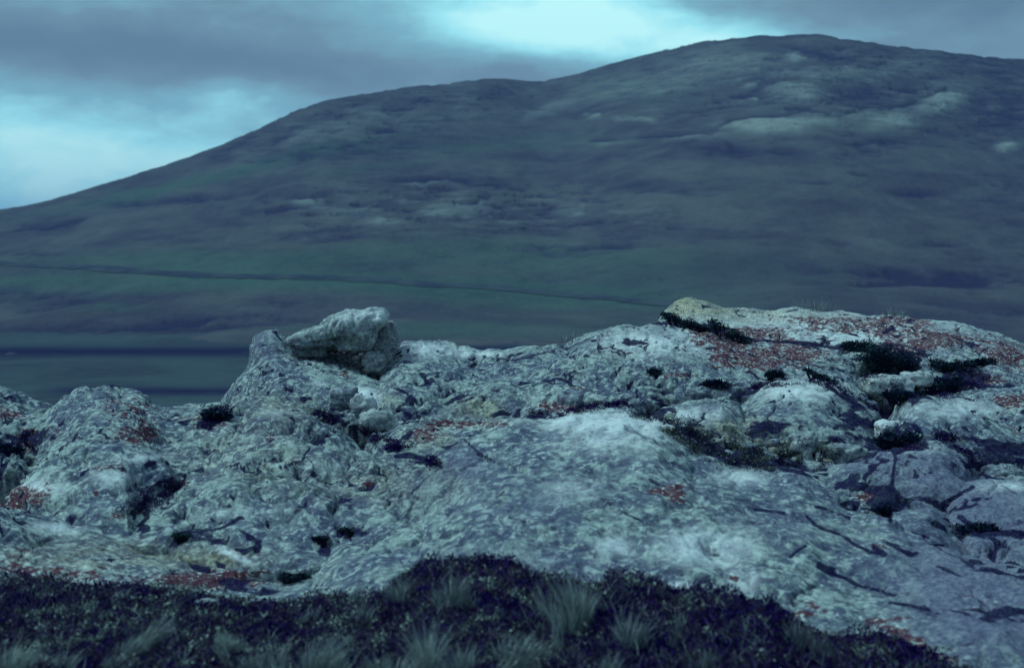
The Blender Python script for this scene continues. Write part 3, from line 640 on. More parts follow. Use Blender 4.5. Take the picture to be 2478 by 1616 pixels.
rock_mass('rock_hump', 'small pale dome just behind the crest of the front slab',
          [(1500, 985), (1530, 948), (1580, 934), (1640, 922), (1685, 922), (1712, 940), (1725, 965), (1760, 1010)],
          [(1500, 1040), (1560, 1050), (1640, 1050), (1700, 1040), (1770, 1030)], 13.0, 11.9, .6, seed=100, power=.9, amp=.6, soil_shade_k=.8)
rock_mass('rock_hump', 'bright topped dome in the middle right, above the rubble strip',
          [(1690, 970), (1720, 932), (1760, 903), (1800, 887), (1850, 881), (1900, 884), (1935, 893), (1960, 912), (2000, 930), (2035, 948), (2055, 985), (2070, 1020)],
          [(1690, 990), (1760, 1000), (1800, 1030), (1900, 1055), (2000, 1055), (2080, 1040)], 13.8, 12.3, .8, seed=110, power=.9, amp=.6, soil_shade_k=.8)
rock_mass('flat_rock', 'flat grey slab with red marks at the right edge, below the dark shrubs',
          [(2060, 940), (2120, 925), (2200, 915), (2280, 903), (2360, 900), (2440, 905), (2560, 930)],
          [(2060, 1000), (2200, 1010), (2350, 1030), (2560, 1040)], 14.8, 13.3, .8, seed=115, amp=.6)
rock_mass('rock_hump', 'right hand dome sloping down to the edge, pale along its top',
          [(2070, 1000), (2085, 950), (2115, 925), (2160, 922), (2220, 935), (2280, 952), (2330, 985), (2400, 1025), (2480, 1070)],
          [(2070, 1030), (2140, 1060), (2260, 1090), (2380, 1110), (2490, 1130)], 13.0, 11.9, .7, seed=120, power=.85, amp=.6, soil_shade_k=.8)
rock_mass('rock_hump', 'grey split boulder like dome at the right, cut by a vertical crack',
          [(1900, 1110), (1935, 1078), (1980, 1062), (2035, 1052), (2080, 1036), (2130, 1024), (2180, 1020), (2225, 1032), (2258, 1060), (2275, 1100), (2285, 1150)],
          [(1900, 1140), (1960, 1180), (2080, 1215), (2180, 1225), (2260, 1210), (2290, 1180)], 11.8, 10.5, .7, seed=130, power=.9, amp=.8)
rock_mass('rock_hump', 'dark grey hump low on the right edge',
          [(2180, 1200), (2200, 1155), (2245, 1128), (2300, 1115), (2370, 1115), (2450, 1125), (2540, 1160)],
          [(2180, 1250), (2280, 1280), (2400, 1290), (2550, 1290)], 10.8, 9.8, .7, seed=140, power=.9, amp=.6, soil_shade_k=.8)
rock_mass('flat_rock', 'pale wedge shaped block right of the vertical crack',
          [(2062, 1240), (2075, 1190), (2110, 1178), (2160, 1185), (2200, 1208), (2235, 1245), (2262, 1290)],
          [(2060, 1290), (2120, 1310), (2200, 1335), (2265, 1335)], 10.0, 9.3, .5, seed=150, power=.85, amp=.7)
rock_mass('flat_rock', 'low shaded block at the right edge, under the dark hump',
          [(2240, 1290), (2270, 1262), (2320, 1250), (2390, 1252), (2500, 1270)],
          [(2240, 1360), (2320, 1400), (2400, 1420), (2500, 1430)], 9.6, 8.6, .5, seed=155, power=.85)

rock_mass('flat_rock', 'low yellowish rock step in the centre, between bowl shaped face and front slab',
          [(840, 1060), (870, 1010), (930, 985), (1000, 985), (1080, 980), (1160, 968), (1240, 960), (1320, 945), (1400, 945), (1480, 950)],
          [(840, 1130), (950, 1130), (1060, 1110), (1200, 1060), (1320, 1040), (1480, 1030)], 13.2, 11.4, .8, seed=160, power=.8)
rock_mass('flat_rock', 'broken rock floor under the rubble strip between front slab and bright topped dome',
          [(1480, 1000), (1540, 985), (1620, 985), (1720, 1010), (1820, 1025), (1920, 1045), (2020, 1055), (2100, 1065), (2220, 1085), (2330, 1110), (2480, 1140)],
          [(1480, 1120), (1620, 1160), (1760, 1180), (1900, 1200), (2050, 1240), (2250, 1280), (2480, 1320)], 12.2, [(1480, 10.9), (2000, 10.6), (2480, 9.8)], .7, seed=165, power=.5, amp=1.2)
rock_mass('flat_rock', 'lowest shaded slab in the right corner, reaching the dark heath',
          [(2200, 1330), (2260, 1310), (2330, 1305), (2400, 1300), (2500, 1300), (2620, 1320)],
          [(2200, 1500), (2300, 1540), (2400, 1560), (2500, 1560), (2620, 1560)], 9.0, 7.2, .6, seed=170, power=.75)

# upright lobe behind the knob, the perched boulder and its chocks
def lobe_shape(S):
    P = S.copy(); P[:, 0] *= 1-.12*np.clip(S[:, 2], -1, 1); P[:, 0] += .08*S[:, 2]; return P
rock_mass('flat_rock', 'low sunken rock fold between the round topped left dome and the spur',
          [(230, 1150), (280, 1125), (340, 1112), (400, 1105), (460, 1100), (520, 1110)], [(230, 1250), (300, 1275), (380, 1280), (460, 1275), (530, 1250)], 10.9, 9.1, .6, seed=175, power=.6, amp=.8)
rock_mass('rock_pinnacle', 'upright rounded grey rock lobe left of the perched boulder, sloping down behind the pale knob',
          [(478, 975), (505, 940), (540, 897), (570, 862), (580, 840), (583, 806), (594, 781), (614, 768), (640, 766), (662, 780), (677, 805), (688, 835), (706, 860)],
          [(478, 1000), (540, 960), (600, 920), (660, 900), (705, 880)], 17.3, 16.7, .7, seed=212, power=.95, amp=.35, cat='rock')

# perched boulder: outline extruded with thickness, rounded across
OUT = [(661, 792), (672, 782), (695, 769), (716, 761), (738, 757), (755, 747), (769, 739), (786, 727), (806, 718), (822, 720), (836, 723), (848, 718), (862, 715), (880, 716), (894, 719), (903, 729), (902, 741), (897, 752), (886, 761), (880, 772), (876, 786), (871, 800),
       (856, 812), (835, 822), (800, 826), (770, 822), (747, 820), (742, 812), (735, 806), (718, 810), (700, 808), (680, 806), (665, 802)]
ol = (np.array(OUT+[OUT[0]], float)-[790, 800])*[1.0, 1.0]+[790, 800]; ol = resample(ol, 221)[:-1]
ol = np.stack([np.convolve(np.r_[ol[-3:, k], ol[:, k], ol[:3, k]], np.ones(7)/7, 'valid') for k in (0, 1)], 1)
D0 = 16.3
oc = np.array([790.0, 775.0])
rows = []
levels = np.linspace(-math.pi/2, math.pi/2, 46)
for lv in levels:
    k = max(math.cos(lv), .0)**.55; dep = math.sin(lv)*.36
    # inner rings shrink towards a medial line, so the wedge keeps its thin tail
    med = np.stack([np.clip(ol[:, 0], 700, 868), np.interp(np.clip(ol[:, 0], 700, 868), [700, 760, 868], [788, 785, 758])], 1)
    q = med+(ol-med)*k
    tail = np.interp(q[:, 0], [660, 740, 800, 905], [.35, .6, 1.0, .75])
    ring = place(q[:, 0], q[:, 1], D0); ring[:, 1] += dep*tail
    # keep world shape (not perspective) when moving in depth
    rows.append(ring)
G = np.stack(rows, 1); nu_, nv_ = G.shape[:2]
P = G.reshape(-1, 3); cen = place(800, 775, D0)
N = P-np.array([cen]); N[:, 0] *= .5; N /= np.linalg.norm(N, axis=1, keepdims=True)+1e-6
Dp = plate(P)
s = .0+fbm(P*3.5, 3, 301)*.05+fbm(P*11, 4, 303)*.02-.03*sstep(fbm(P*4.5, 2, 307, ridged=True), .6, .9); F1, F2 = voronoi(P*3, 305); s += .022*sstep(F2-F1, 0, .2)-.03*F1+.012
s -= .26*np.exp(-(((Dp[:, 0]-775)/30)**2+((Dp[:, 1]-806)/16)**2))*(P[:, 1] < D0+.1)
s -= .07*np.exp(-(((Dp[:, 0]-893)/14)**2+((Dp[:, 1]-775)/12)**2))     # hollow under the belly
s -= .05*np.exp(-(((Dp[:, 0]-815)/26)**2+((Dp[:, 1]-800)/14)**2))*(P[:, 1] < D0+.1)
P = P+N*s[:, None]
i = np.arange(nu_)[:, None]; j = np.arange(nv_-1)[None, :]; a = i*nv_+j; b_ = ((i+1) % nu_)*nv_+j
Fc = np.stack([a, b_, b_+1, a+1], -1).reshape(-1, 4)
at = rock_attrs(P); at['crack'] = np.zeros(len(P)); at['pale'] = np.clip(at['pale']+.12, 0, 1)
org = np.array([cen[0], cen[1], P[:, 2].min()])
o = link('perched_boulder', make_mesh('perched_boulder', P-org, Fc, ROCK, at), loc=org)
tag(o, 'wedge shaped perched boulder with pale overhanging snout, balanced on the pale knob', 'boulder')
def chip_shape(S):
    P = S.copy(); P[:, 0] += .35*S[:, 2]; return P
c = place(890, 815, 16.6); boulder('propping_stone', 'reddish upright stone propping the snout end of the perched boulder', c, (.17, .15, .36), seed=220, attrs={'red': .22, 'yellow': .3, 'pale': .2, 'grey': .3}, group='loose stones on the outcrop', sub=40, lump=.6, shape=chip_shape)
c = place(871, 842, 16.15); boulder('stone', 'small dark stone at the foot of the propping stone', c, (.15, .13, .13), seed=221, attrs={'red': .3, 'yellow': .2, 'pale': .1, 'grey': .5}, group='loose stones on the outcrop', sub=34)
c = place(795, 838, 16.95); boulder('stone', 'dark reddish filler stone added behind the hollow under the belly of the perched boulder', c, (.62, .3, .17), seed=223, attrs={'red': .45, 'yellow': 0, 'pale': 0, 'grey': 1.0}, group='loose stones on the outcrop', sub=34)  # filler added to back the dark hollow below the boulder
c = place(722, 812, 16.5); boulder('stone', 'flat stone wedged under the thin tail of the perched boulder', c, (.24, .2, .10), seed=222, attrs={'red': .2, 'yellow': .1, 'pale': .1, 'grey': .3}, group='loose stones on the outcrop', sub=34)

# named loose stones
LOOSE = [(845, 922, 14.0, .20, .14, 'whitest stone of the heap below the pale knob', dict(pale=.8)),
         (800, 905, 14.2, .26, .16, 'grey stone left of the whitest stone in the heap', dict(pale=.2)),
         (880, 960, 13.6, .28, .17, 'flat topped stone lowest in the heap below the pale knob', dict(pale=.35, yellow=.2)),
         (1325, 918, 13.4, .22, .18, 'dark rusty stone sitting in the hollow behind the front slab', dict(red=.25, grey=1.0)),
         (1240, 952, 13.0, .20, .09, 'pale flat stone left of the dark rusty stone', dict(pale=.7)),
         (1290, 960, 12.8, .14, .07, 'reddish flat stone in front of the dark rusty stone', dict(red=.3)),
         (1395, 925, 13.4, .24, .15, 'grey stone right of the dark rusty stone', dict(pale=.2)),
         (1478, 935, 13.2, .14, .17, 'pointed grey stone above the crest of the front slab', dict(grey=.3)),
         (1995, 845, 16.6, .28, .15, 'pale stone at the left foot of the biggest shrub', dict(pale=.5)),
         (2060, 880, 15.6, .48, .15, 'red and white spotted stone below the biggest shrub', dict(red=.35, pale=.5)),
         (2130, 868, 15.8, .30, .12, 'pale flat stone right of the red and white spotted stone', dict(pale=.4)),
         (1930, 818, 17.0, .22, .14, 'grey stone in the crevice left of the biggest shrub', dict(pale=.3)),
         (1870, 930, 15.0, .01, .01, None, {}),
         (2070, 985, 12.6, .22, .14, 'white topped stone in the dark gap between two domes at right', dict(pale=1.0)),
         (2100, 1015, 12.3, .20, .13, 'grey stone low in the dark gap between two domes at right', dict(grey=.4)),
         (1870, 1012, 12.0, .22, .12, 'angular grey stone at the right end of the rubble strip', dict(pale=.3)),
         (1960, 1040, 11.9, .34, .13, 'long flat stone below the bright topped dome', dict(grey=.3, pale=.2)),
         (1780, 1030, 12.1, .20, .12, 'yellowish stone in the middle of the rubble strip', dict(yellow=.7)),
         (1660, 1020, 11.9, .16, .11, 'yellowish stone at the left end of the rubble strip', dict(yellow=.6, pale=.3)),
         (2190, 1000, 12.7, .01, .01, None, {}),
         (2330, 1090, 11.8, .30, .14, 'grey slab like stone in the gap at the right edge', dict(grey=.4)),
         (1700, 900, 14.6, .26, .14, 'dark stone above the small pale dome', dict(grey=.6)),
         (1620, 905, 14.4, .22, .15, 'grey stone left of the dark stone above the small pale dome', dict(grey=.3)),
         (2010, 935, 14.6, .26, .16, 'shaded stone under the shrubs, behind the bright topped dome', dict(grey=.8)),
         (2230, 1240, 10.1, .18, .12, 'shaded stone beside the pale wedge shaped block', dict(grey=.6)),
         (2370, 1238, 10.0, .16, .10, 'small stone lying in the crack at the right edge', dict(grey=.4)),
         (450, 1018, 12.2, .16, .13, 'pale block standing left of the spur, below the dark notch', dict(pale=.7)),
         (215, 1140, 10.4, .01, .01, None, {}),
         (455, 1412, 7.1, .055, .04, 'small round white stone lying in the dark heath', dict(pale=1.0)),
         (335, 1372, 7.4, .03, .02, 'tiny white stone at the upper edge of the left heath', dict(pale=1.0)),
         (480, 1395, 7.25, .10, .05, 'flat pale stone between the heath and the low shelf', dict(pale=.6))]
for k, (dx, dy, d, a_, h_, lab, atr) in enumerate(LOOSE):
    if lab is None: continue
    full = {'red': 0, 'yellow': 0, 'pale': 0, 'grey': 0}; full.update(atr)
    boulder('stone', lab, place(dx, dy, d)-np.array([0, 0, h_*.5]), (a_*.6, a_*.5, h_*.75), seed=400+k*3, rot=rng.uniform(-.5, .5), sub=26, group='loose stones on the outcrop', attrs=full, lump=1.3)

# ------------------------------------------------------------------ surface lookup for planting
bpy.context.view_layer.update()
dg = bpy.context.evaluated_depsgraph_get()
def drop(x, y, z0=3.0):
    hit, loc, nrm, idx, ob, mt = scn.ray_cast(dg, Vector((x, y, z0)), Vector((0, 0, -1)))
    return loc.z if hit else -.2
def look(dx, dy):
    """where the sight line through a plate position first meets the built rock or ground"""
    p = place(dx, dy, 1.0); o_ = Vector((0, 0, CAM_Z)); d = Vector(tuple(p))-o_; d.normalize()
    hit, loc, nrm, idx, ob, mt = scn.ray_cast(dg, o_, d)
    return np.array(loc) if hit else None

# rubble between the front slab and the domes behind it
cnt = 0; used = set()
for k in range(700):
    if cnt >= 26: break
    u_ = rng.random(); dx = 1540+u_*430; dy = 985+u_*85+rng.normal()*16
    p = look(dx, dy)
    if p is None or p[1] < 10.2 or p[1] > 14: continue
    r_ = rng.uniform(.035, .085)
    ye, pa, gr = [(.9, .1, 0), (.1, .6, 0), (0, .1, .5)][rng.integers(0, 3)]
    lab = '%s %s rubble stone %s, %s side' % ('larger' if r_ > .068 else 'smaller', 'yellowish' if ye > .5 else 'pale' if pa > .5 else 'grey',
          ['at the left end of the strip', 'just right of the left end of the strip', 'near the middle of the strip', 'right of the strip middle', 'at the right end of the strip'][min(4, int(u_*5))], 'far' if dy < 985+u_*85 else 'near')
    if lab in used: continue
    used.add(lab)
    boulder('stone', lab, p-np.array([0, 0, r_*.1]), (r_, r_*.8, r_*.65), seed=900+k, rot=rng.uniform(-1, 1), sub=12,
            group='rubble stones behind the front slab', attrs=dict(red=0, yellow=ye, pale=pa, grey=gr), lump=1.3)
    cnt += 1

# ------------------------------------------------------------------ FOREGROUND HEATH
HC = [(-200, 1335), (0, 1338), (80, 1345), (150, 1352), (300, 1362), (400, 1372), (500, 1385), (560, 1402), (640, 1400), (740, 1392), (860, 1385), (900, 1372), (935, 1335), (965, 1318), (994, 1303), (1073, 1288), (1130, 1290), (1175, 1299), (1260, 1333), (1330, 1348), (1401, 1356), (1418, 1326), (1486, 1333),
      (1570, 1370), (1590, 1362), (1615, 1356), (1683, 1373), (1740, 1390), (1779, 1384), (1805, 1398), (1824, 1415), (1858, 1446), (1909, 1469), (1954, 1486), (2039, 1472), (2135, 1508), (2209, 1535), (2300, 1570), (2500, 1640), (2700, 1700)]
nu = 520
cl = smooth1(resample(HC, nu), 3)
dC = np.interp(cl[:, 0], [-200, 500, 1000, 1500, 1900, 2300, 2700], [7.5, 7.3, 7.1, 7.0, 6.6, 6.2, 6.0])
C = place(cl[:, 0], cl[:, 1]+6, dC)
C[:, 2] -= .012
nf = 130
fr = np.linspace(0, 1, nf)
y_near = 2.2
G = np.zeros((nu, nf+14, 3))
gzn = -.17
for k in range(nf):
    s = fr[k]                       # 0 near viewer, 1 crest
    yk = y_near+(C[:, 1]-y_near)*s**.8
    G[:, k, 1] = yk
    G[:, k, 0] = C[:, 0]*(yk/C[:, 1])
    zz = gzn+(C[:, 2]-gzn)*sstep(np.full(nu, s), .50, 1.02)
    G[:, k, 2] = zz
for k in range(14):
    s = (k+1)/14
    G[:, nf+k, 1] = C[:, 1]+.45*math.sin(s*math.pi/2); G[:, nf+k, 0] = C[:, 0]*(G[:, nf+k, 1]/C[:, 1]); G[:, nf+k, 2] = C[:, 2]-(C[:, 2]+.42)*(1-math.cos(s*math.pi/2))
P = G.reshape(-1, 3)
P[:, 2] += fbm(P*3.2, 3, 501)*.05+fbm(P*9, 3, 503)*.035
G = P.reshape(G.shape)
me = make_mesh('heath_soil', P, grid_faces(nu, nf+14), SOIL)
tag(link('heath_ground', me), kind='structure')

def leaf_quads(Pc, size, tone, aspect=2.2, up=.5, droop=None):
    """many small pointed leaves: centre points, lengths, tones"""
    n = len(Pc)
    d = rng.normal(size=(n, 3)); d[:, 2] = np.abs(d[:, 2])*up+up*.6; d /= np.linalg.norm(d, axis=1, keepdims=True)
    s = np.cross(d, rng.normal(size=(n, 3))); s /= np.linalg.norm(s, axis=1, keepdims=True)+1e-9
    L = size[:, None]; W = L/aspect/2
    V = np.stack([Pc, Pc+d*L*.5+s*W, Pc+d*L, Pc+d*L*.5-s*W], 1).reshape(-1, 3)
    Fq = np.arange(n*4).reshape(n, 4)
    return V, Fq, np.repeat(tone, 4)

# low heath carpet over the whole foreground bank
NH = 150000
iu = rng.random(NH)*(nu-1.01); iv = (1-rng.random(NH)**1.0*.62)*(nf+4); iv = np.clip(iv, 0, nf+5)
a0 = iu.astype(int); b0 = iv.astype(int)
Pc = G[a0, b0]+(G[a0+1, b0]-G[a0, b0])*(iu-a0)[:, None]+(G[a0, b0+1]-G[a0, b0])*(iv-b0)[:, None]
clump = fbm(Pc*np.array([4.5, 4.5, 0]), 3, 511)
Pc[:, 2] += rng.random(NH)*(.018+.09*np.clip(clump+.1, 0, 1))-.006
Pc[:, 1] += np.where(rng.random(NH) < .3, rng.normal(size=NH)*.06, 0)
tn = fbm(Pc*np.array([3.0, 4, 0])+5, 3, 513); tn2 = fbm(Pc*np.array([14, 9, 0])+5, 2, 514)
rightdark = sstep(plate(Pc)[:, 0], 1350, 1650)*.12
leftlight = .10*(1-sstep(plate(Pc)[:, 0], 850, 1000))
tone = np.clip(.50+leftlight+.95*tn+.85*tn2+rng.normal(size=NH)*.13-rightdark*1.3, 0, .96)
sp_ = rng.random(NH) < (.006+.012*(tn > .15)); tone[sp_] = rng.uniform(.9, 1.0, sp_.sum())
V, Fq, T = leaf_quads(Pc, rng.uniform(.010, .026, NH), tone, 2.0, .7)
me = make_mesh('heath', V, Fq, HEATH, {'tone': T}, smooth=False)
tag(link('heath', me), 'dark low heath covering the bank in the foreground', 'heath', kind='stuff')

def blades(base, n, spread, h, lean=.5, wid=.0035, tone0=.5, seg=4, hvar=.35, dirb=(0, 0)):
    ang = rng.random(n)*2*math.pi; rr_ = np.sqrt(rng.random(n))*spread
    x0 = np.cos(ang)*rr_; y0 = np.sin(ang)*rr_
    H_ = h*(1-hvar+2*hvar*rng.random(n))*(1-.3*(rr_/spread)**2)
    la = ang+rng.normal(size=n)*.5; ln = lean*(.25+.9*rng.random(n))*(.4+rr_/spread)
    dx = np.cos(la)*ln+dirb[0]; dy = np.sin(la)*ln+dirb[1]
    V = []; T = []
    wa = rng.random(n)*math.pi
    wv = np.stack([np.cos(wa), np.sin(wa)*.3, np.zeros(n)], 1)
    tn = np.clip(tone0+rng.normal(size=n)*.25, 0, 1)
    for k in range(seg+1):
        s = k/seg
        c_ = np.stack([x0+dx*H_*s**1.8, y0+dy*H_*s**1.8, H_*(s-.22*ln*s*s)], 1)
        ww = wid*(1-s*.9)
        V.append(np.stack([c_-wv*ww, c_+wv*ww], 1)); T.append(np.repeat(np.clip(tn*(.55+.5*s), 0, 1), 2).reshape(n, 2))
    V = np.stack(V, 1)                # n, seg+1, 2, 3
    T = np.stack(T, 1)
    base_i = np.arange(n)[:, None]*(seg+1)*2+np.arange(seg)[None, :]*2
    Fq = np.stack([base_i, base_i+1, base_i+3, base_i+2], -1).reshape(-1, 4)
    return V.reshape(-1, 3)+0, Fq, T.ravel()

def tussock(dx, dy, w, h, label, n=420, lean=.45, tone=.55, name='grass_tussock', group='grass tussocks in the foreground heath', cat='grass tussock', mat=STRAW, dirb=(0, 0), wid=.0035, on=None):
    p = look(dx, dy) if on is None else np.array([on[0], on[1], drop(on[0], on[1])])
    if p is None: return
    Vs, Fs_, Ts = [], [], []; off = 0; hs = rng.uniform(.5, .8)
    for q_ in range(5):
        sx, sy = rng.normal(size=2)*w*.75*(q_ > 0)
        V, Fq, T = blades(None, int(n*(.5 if q_ == 0 else .2)), w*rng.uniform(.4, .6), h*hs*(1.15 if q_ == 0 else rng.uniform(.55, .95)), lean*1.0, wid*.7, tone+rng.uniform(-.15, .1), hvar=.55, dirb=(dirb[0]+rng.normal()*.25, dirb[1]))
        V[:, 0] += sx; V[:, 1] += sy; Vs.append(V); Fs_.append(Fq+off); Ts.append(T); off += len(V)
    V, Fq, T = np.concatenate(Vs), np.concatenate(Fs_), np.concatenate(Ts)
    V[:, 2] -= .01
    o = link(name, make_mesh(name, V, Fq, mat, {'tone': T}, smooth=False), loc=p)
    tag(o, label, cat, group)
    return o
bpy.context.view_layer.update(); dg = bpy.context.evaluated_depsgraph_get()
TUS = [(1055, 1400, .085, .17, 'upright pale tussock near the top of the dark hummock', 420, .4, .5),
       (1340, 1455, .10, .24, 'tallest bushy tussock, in the centre of the dark hummock', 620, .45, .6),
       (1290, 1500, .02, .30, 'single thin sheaf of long stalks left of the tallest tussock', 26, .15, .8),
       (1460, 1500, .08, .15, 'small spreading tussock right of the tallest tussock', 380, .5, .5),
       (1580, 1475, .07, .13, 'faint low tussock in the dark right part of the heath', 240, .5, .35),
       (1855, 1500, .09, .15, 'rightmost tussock, beside the rusty edge of the front slab', 280, .5, .35),
       (1190, 1545, .13, .19, 'wide tussock at the bottom edge, left of the long stalks', 560, .5, .55),
       (990, 1560, .10, .20, 'bright tussock at the bottom edge under the hummock', 480, .45, .7),
       (880, 1570, .07, .14, 'small tussock at the bottom edge left of the bright one', 300, .45, .5),
       (740, 1560, .12, .21, 'broad pale tussock at the bottom edge, left of centre', 560, .5, .6),
       (525, 1510, .055, .11, 'compact tussock alone in the left heath', 360, .45, .7),
       (345, 1500, .09, .15, 'tussock with blades swept to the right in the left heath', 420, .45, .6, (.5, 0)),
       (250, 1560, .07, .13, 'low tussock at the bottom edge of the left heath', 280, .5, .4, (.4, 0)),
       (30, 1565, .12, .14, 'pale tussock in the bottom left corner', 420, .5, .6),
       (845, 1440, .05, .13, 'thin wispy tussock where heath meets the hummock', 140, .4, .5),
       (935, 1385, .05, .14, 'greenish tuft at the left end of the hummock', 180, .45, .45),
       (720, 1440, .05, .10, 'wispy tuft below the low bare shelf', 130, .5, .45),
       (590, 1560, .06, .12, 'loose tuft between the compact tussock and the bottom edge', 160, .5, .5),
       (1640, 1550, .06, .12, 'small dim tuft at the bottom edge right of centre', 140, .5, .35),
       (1420, 1565, .08, .13, 'ragged tuft at the bottom edge below the tallest tussock', 220, .55, .45)]
for T_ in TUS:
    tussock(T_[0], T_[1], T_[2], T_[3], T_[4], T_[5], T_[6], T_[7], dirb=T_[8] if len(T_) > 8 else (0, 0))
# scattered single grass blades through the heath
NB = 5200
V_, F_, T_ = [], [], []; off = 0
iu = rng.random(NB)*(nu-2); iv = nf*(1-rng.random(NB)*.5)
for k in range(NB):
    p = G[int(iu[k]), int(iv[k])]
    if fbm(np.array([[p[0]*2.2, p[1]*2.2, 3.]]), 2, 77)[0] < -.05 and rng.random() < .8: continue
    n_ = rng.integers(1, 5)
    V, Fq, T = blades(None, n_, .012, rng.uniform(.03, .10), 1.2, .002, rng.uniform(0, .55), seg=3, dirb=(.3*(p[0] < 0), 0))
    V_.append(V+p); F_.append(Fq+off); T_.append(T); off += len(V)
me = make_mesh('grass', np.concatenate(V_), np.concatenate(F_), STRAW, {'tone': np.concatenate(T_)}, smooth=False)
tag(link('grass', me), 'thin scattered grass blades growing through the dark heath', 'grass', kind='stuff')

# ------------------------------------------------------------------ SHRUBS AND MATS in the crevices
def shrub(dx, dy, w, h, d, label, n=2600, name='shrub', mat=SHRUB, group='dark shrubs in the crevices', cat='shrub', leaf=.03, slope=0.0, tone=.5):
    """crown of small leaves on short stems; (dx, dy) = middle of the crown, w, h half sizes on the plate"""
    k = d/F*SC
    W, Hh = w*k, h*k
    c = None
    for f_ in (.9, .5, .1, -.3):
        q0 = look(dx, dy+h*f_)
        if q0 is not None and q0[1] < 26: c = q0; break
    if c is None: c = place(dx, dy, d)
    k = c[1]/F*SC; W, Hh = w*k, h*k
    c = np.array([c[0], c[1]+.1*Hh, c[2]+Hh*.9])
    root = bpy.data.objects.new(name, None); COL.objects.link(root); root.location = (c[0], c[1], c[2]-Hh)
    tag(root, label, cat, group)
    nc = max(5, int(9*W/Hh)//2+5)
    u = rng.uniform(-1, 1, nc); cc = np.stack([u*W*.8, rng.uniform(-.35, .35, nc)*min(W, .5), Hh*(.75+rng.uniform(-.6, .55, nc)*(1-.5*np.abs(u)))-u*slope*W*2], 1)
    rad_ = Hh*rng.uniform(.5, .95, nc)
    pick = rng.integers(0, nc, n)
    q = rng.normal(size=(n, 3)); q /= np.linalg.norm(q, axis=1, keepdims=True); q *= (rng.random(n)**.5)[:, None]
    Pq = cc[pick]+q*rad_[pick][:, None]*np.array([1.35, 1.0, .85])
    tn = np.clip(tone*.5+.5*q[:, 2]*0+rng.normal(size=n)*.22+(rng.random(nc)*.5)[pick], 0, 1)
    V, Fq, T = leaf_quads(Pq, rng.uniform(.6, 1.3, n)*leaf, tn, 2.0, .4)
    link('foliage', make_mesh('foliage', V, Fq, mat, {'tone': T}, smooth=False), parent=root)
    # stems
    V, Fs = [], []
    for cpt in cc:
        b0_ = len(V); x0, y0 = cpt[0]*.6, cpt[1]*.5
        for s in (0, 1):
            rr_ = .012*(1-.6*s); p = np.array([x0, y0, -.05]) if s == 0 else cpt
            for q_ in range(5): V.append((p[0]+rr_*math.cos(q_*1.257), p[1]+rr_*math.sin(q_*1.257), p[2]))
        for q_ in range(5): Fs.append((b0_+q_, b0_+(q_+1) % 5, b0_+5+(q_+1) % 5, b0_+5+q_))
    link('stem', make_mesh('stem', np.array(V), np.array(Fs), TWIG, smooth=True), parent=root)
    return root
shrub(2065, 826, 64, 40, 16.2, 'biggest dark green shrub, growing under the red stain of the ridge', 7000)
shrub(1995, 800, 36, 18, 16.9, 'smaller dark shrub touching the left side of the biggest shrub', 2000)
shrub(2215, 845, 60, 16, 15.6, 'flat dark shrub right of the biggest shrub, on the slope of the ridge', 2600)
shrub(2290, 838, 28, 11, 15.8, 'small dark shrub farthest right on the ridge slope', 1000)
shrub(2170, 885, 90, 22, 15.0, 'long black shrub in the hollow below the flat shrub', 3800, tone=.1)
shrub(2100, 915, 60, 12, 14.8, 'lowest dark shrub under the red and white spotted stone', 1500, tone=.1)
shrub(1600, 750, 72, 14, 18.2, 'upper left end of the shrub strip under the yellow hump of the ridge', 2200, slope=.14)
shrub(1695, 768, 54, 16, 17.7, 'lower right end of the shrub strip under the yellow hump of the ridge', 1800, slope=.2)
shrub(1800, 868, 28, 9, 14.7, 'small shrub above the bright topped dome, at its left', 900)
shrub(1905, 872, 40, 8, 14.6, 'thin dark shrub along the back of the bright topped dome', 1000, slope=.2)
shrub(1660, 890, 30, 12, 14.9, 'dark shrub above the small pale dome', 900, tone=.1)
shrub(1520, 862, 20, 9, 14.7, 'small dark plant in a pocket of the back slab', 500)
shrub(685, 1338, 34, 12, 7.95, 'round dark green cushion on the low shelf next to the heath', 1500, leaf=.018)
shrub(430, 1245, 36, 9, 9.0, 'greenish cushion in the hollow between spur and shelf', 1100, leaf=.02, tone=.8)
shrub(745, 1250, 20, 7, 8.75, 'small dark cushion left of the pair under the spur', 700, leaf=.018)
shrub(812, 1232, 26, 10, 8.8, 'dark cushion right of the pair under the spur', 900, leaf=.018)
shrub(505, 962, 34, 14, 13.2, 'dark shrub in the notch left of the spur', 1300, tone=.1)
shrub(2090, 1015, 46, 26, 12.2, 'dark shrub filling the gap between the two right hand domes', 2600, tone=.1)
shrub(2060, 1180, 16, 22, 10.7, 'narrow dark plant in the vertical crack at right', 700, leaf=.02, tone=.1)
shrub(15, 1040, 50, 14, 11.9, 'dark shrub in the hollow at the left edge', 1400, tone=.1)
shrub(2270, 1225, 60, 12, 9.9, 'dark mat in the crack under the dark grey hump', 1500, leaf=.02, tone=.1)

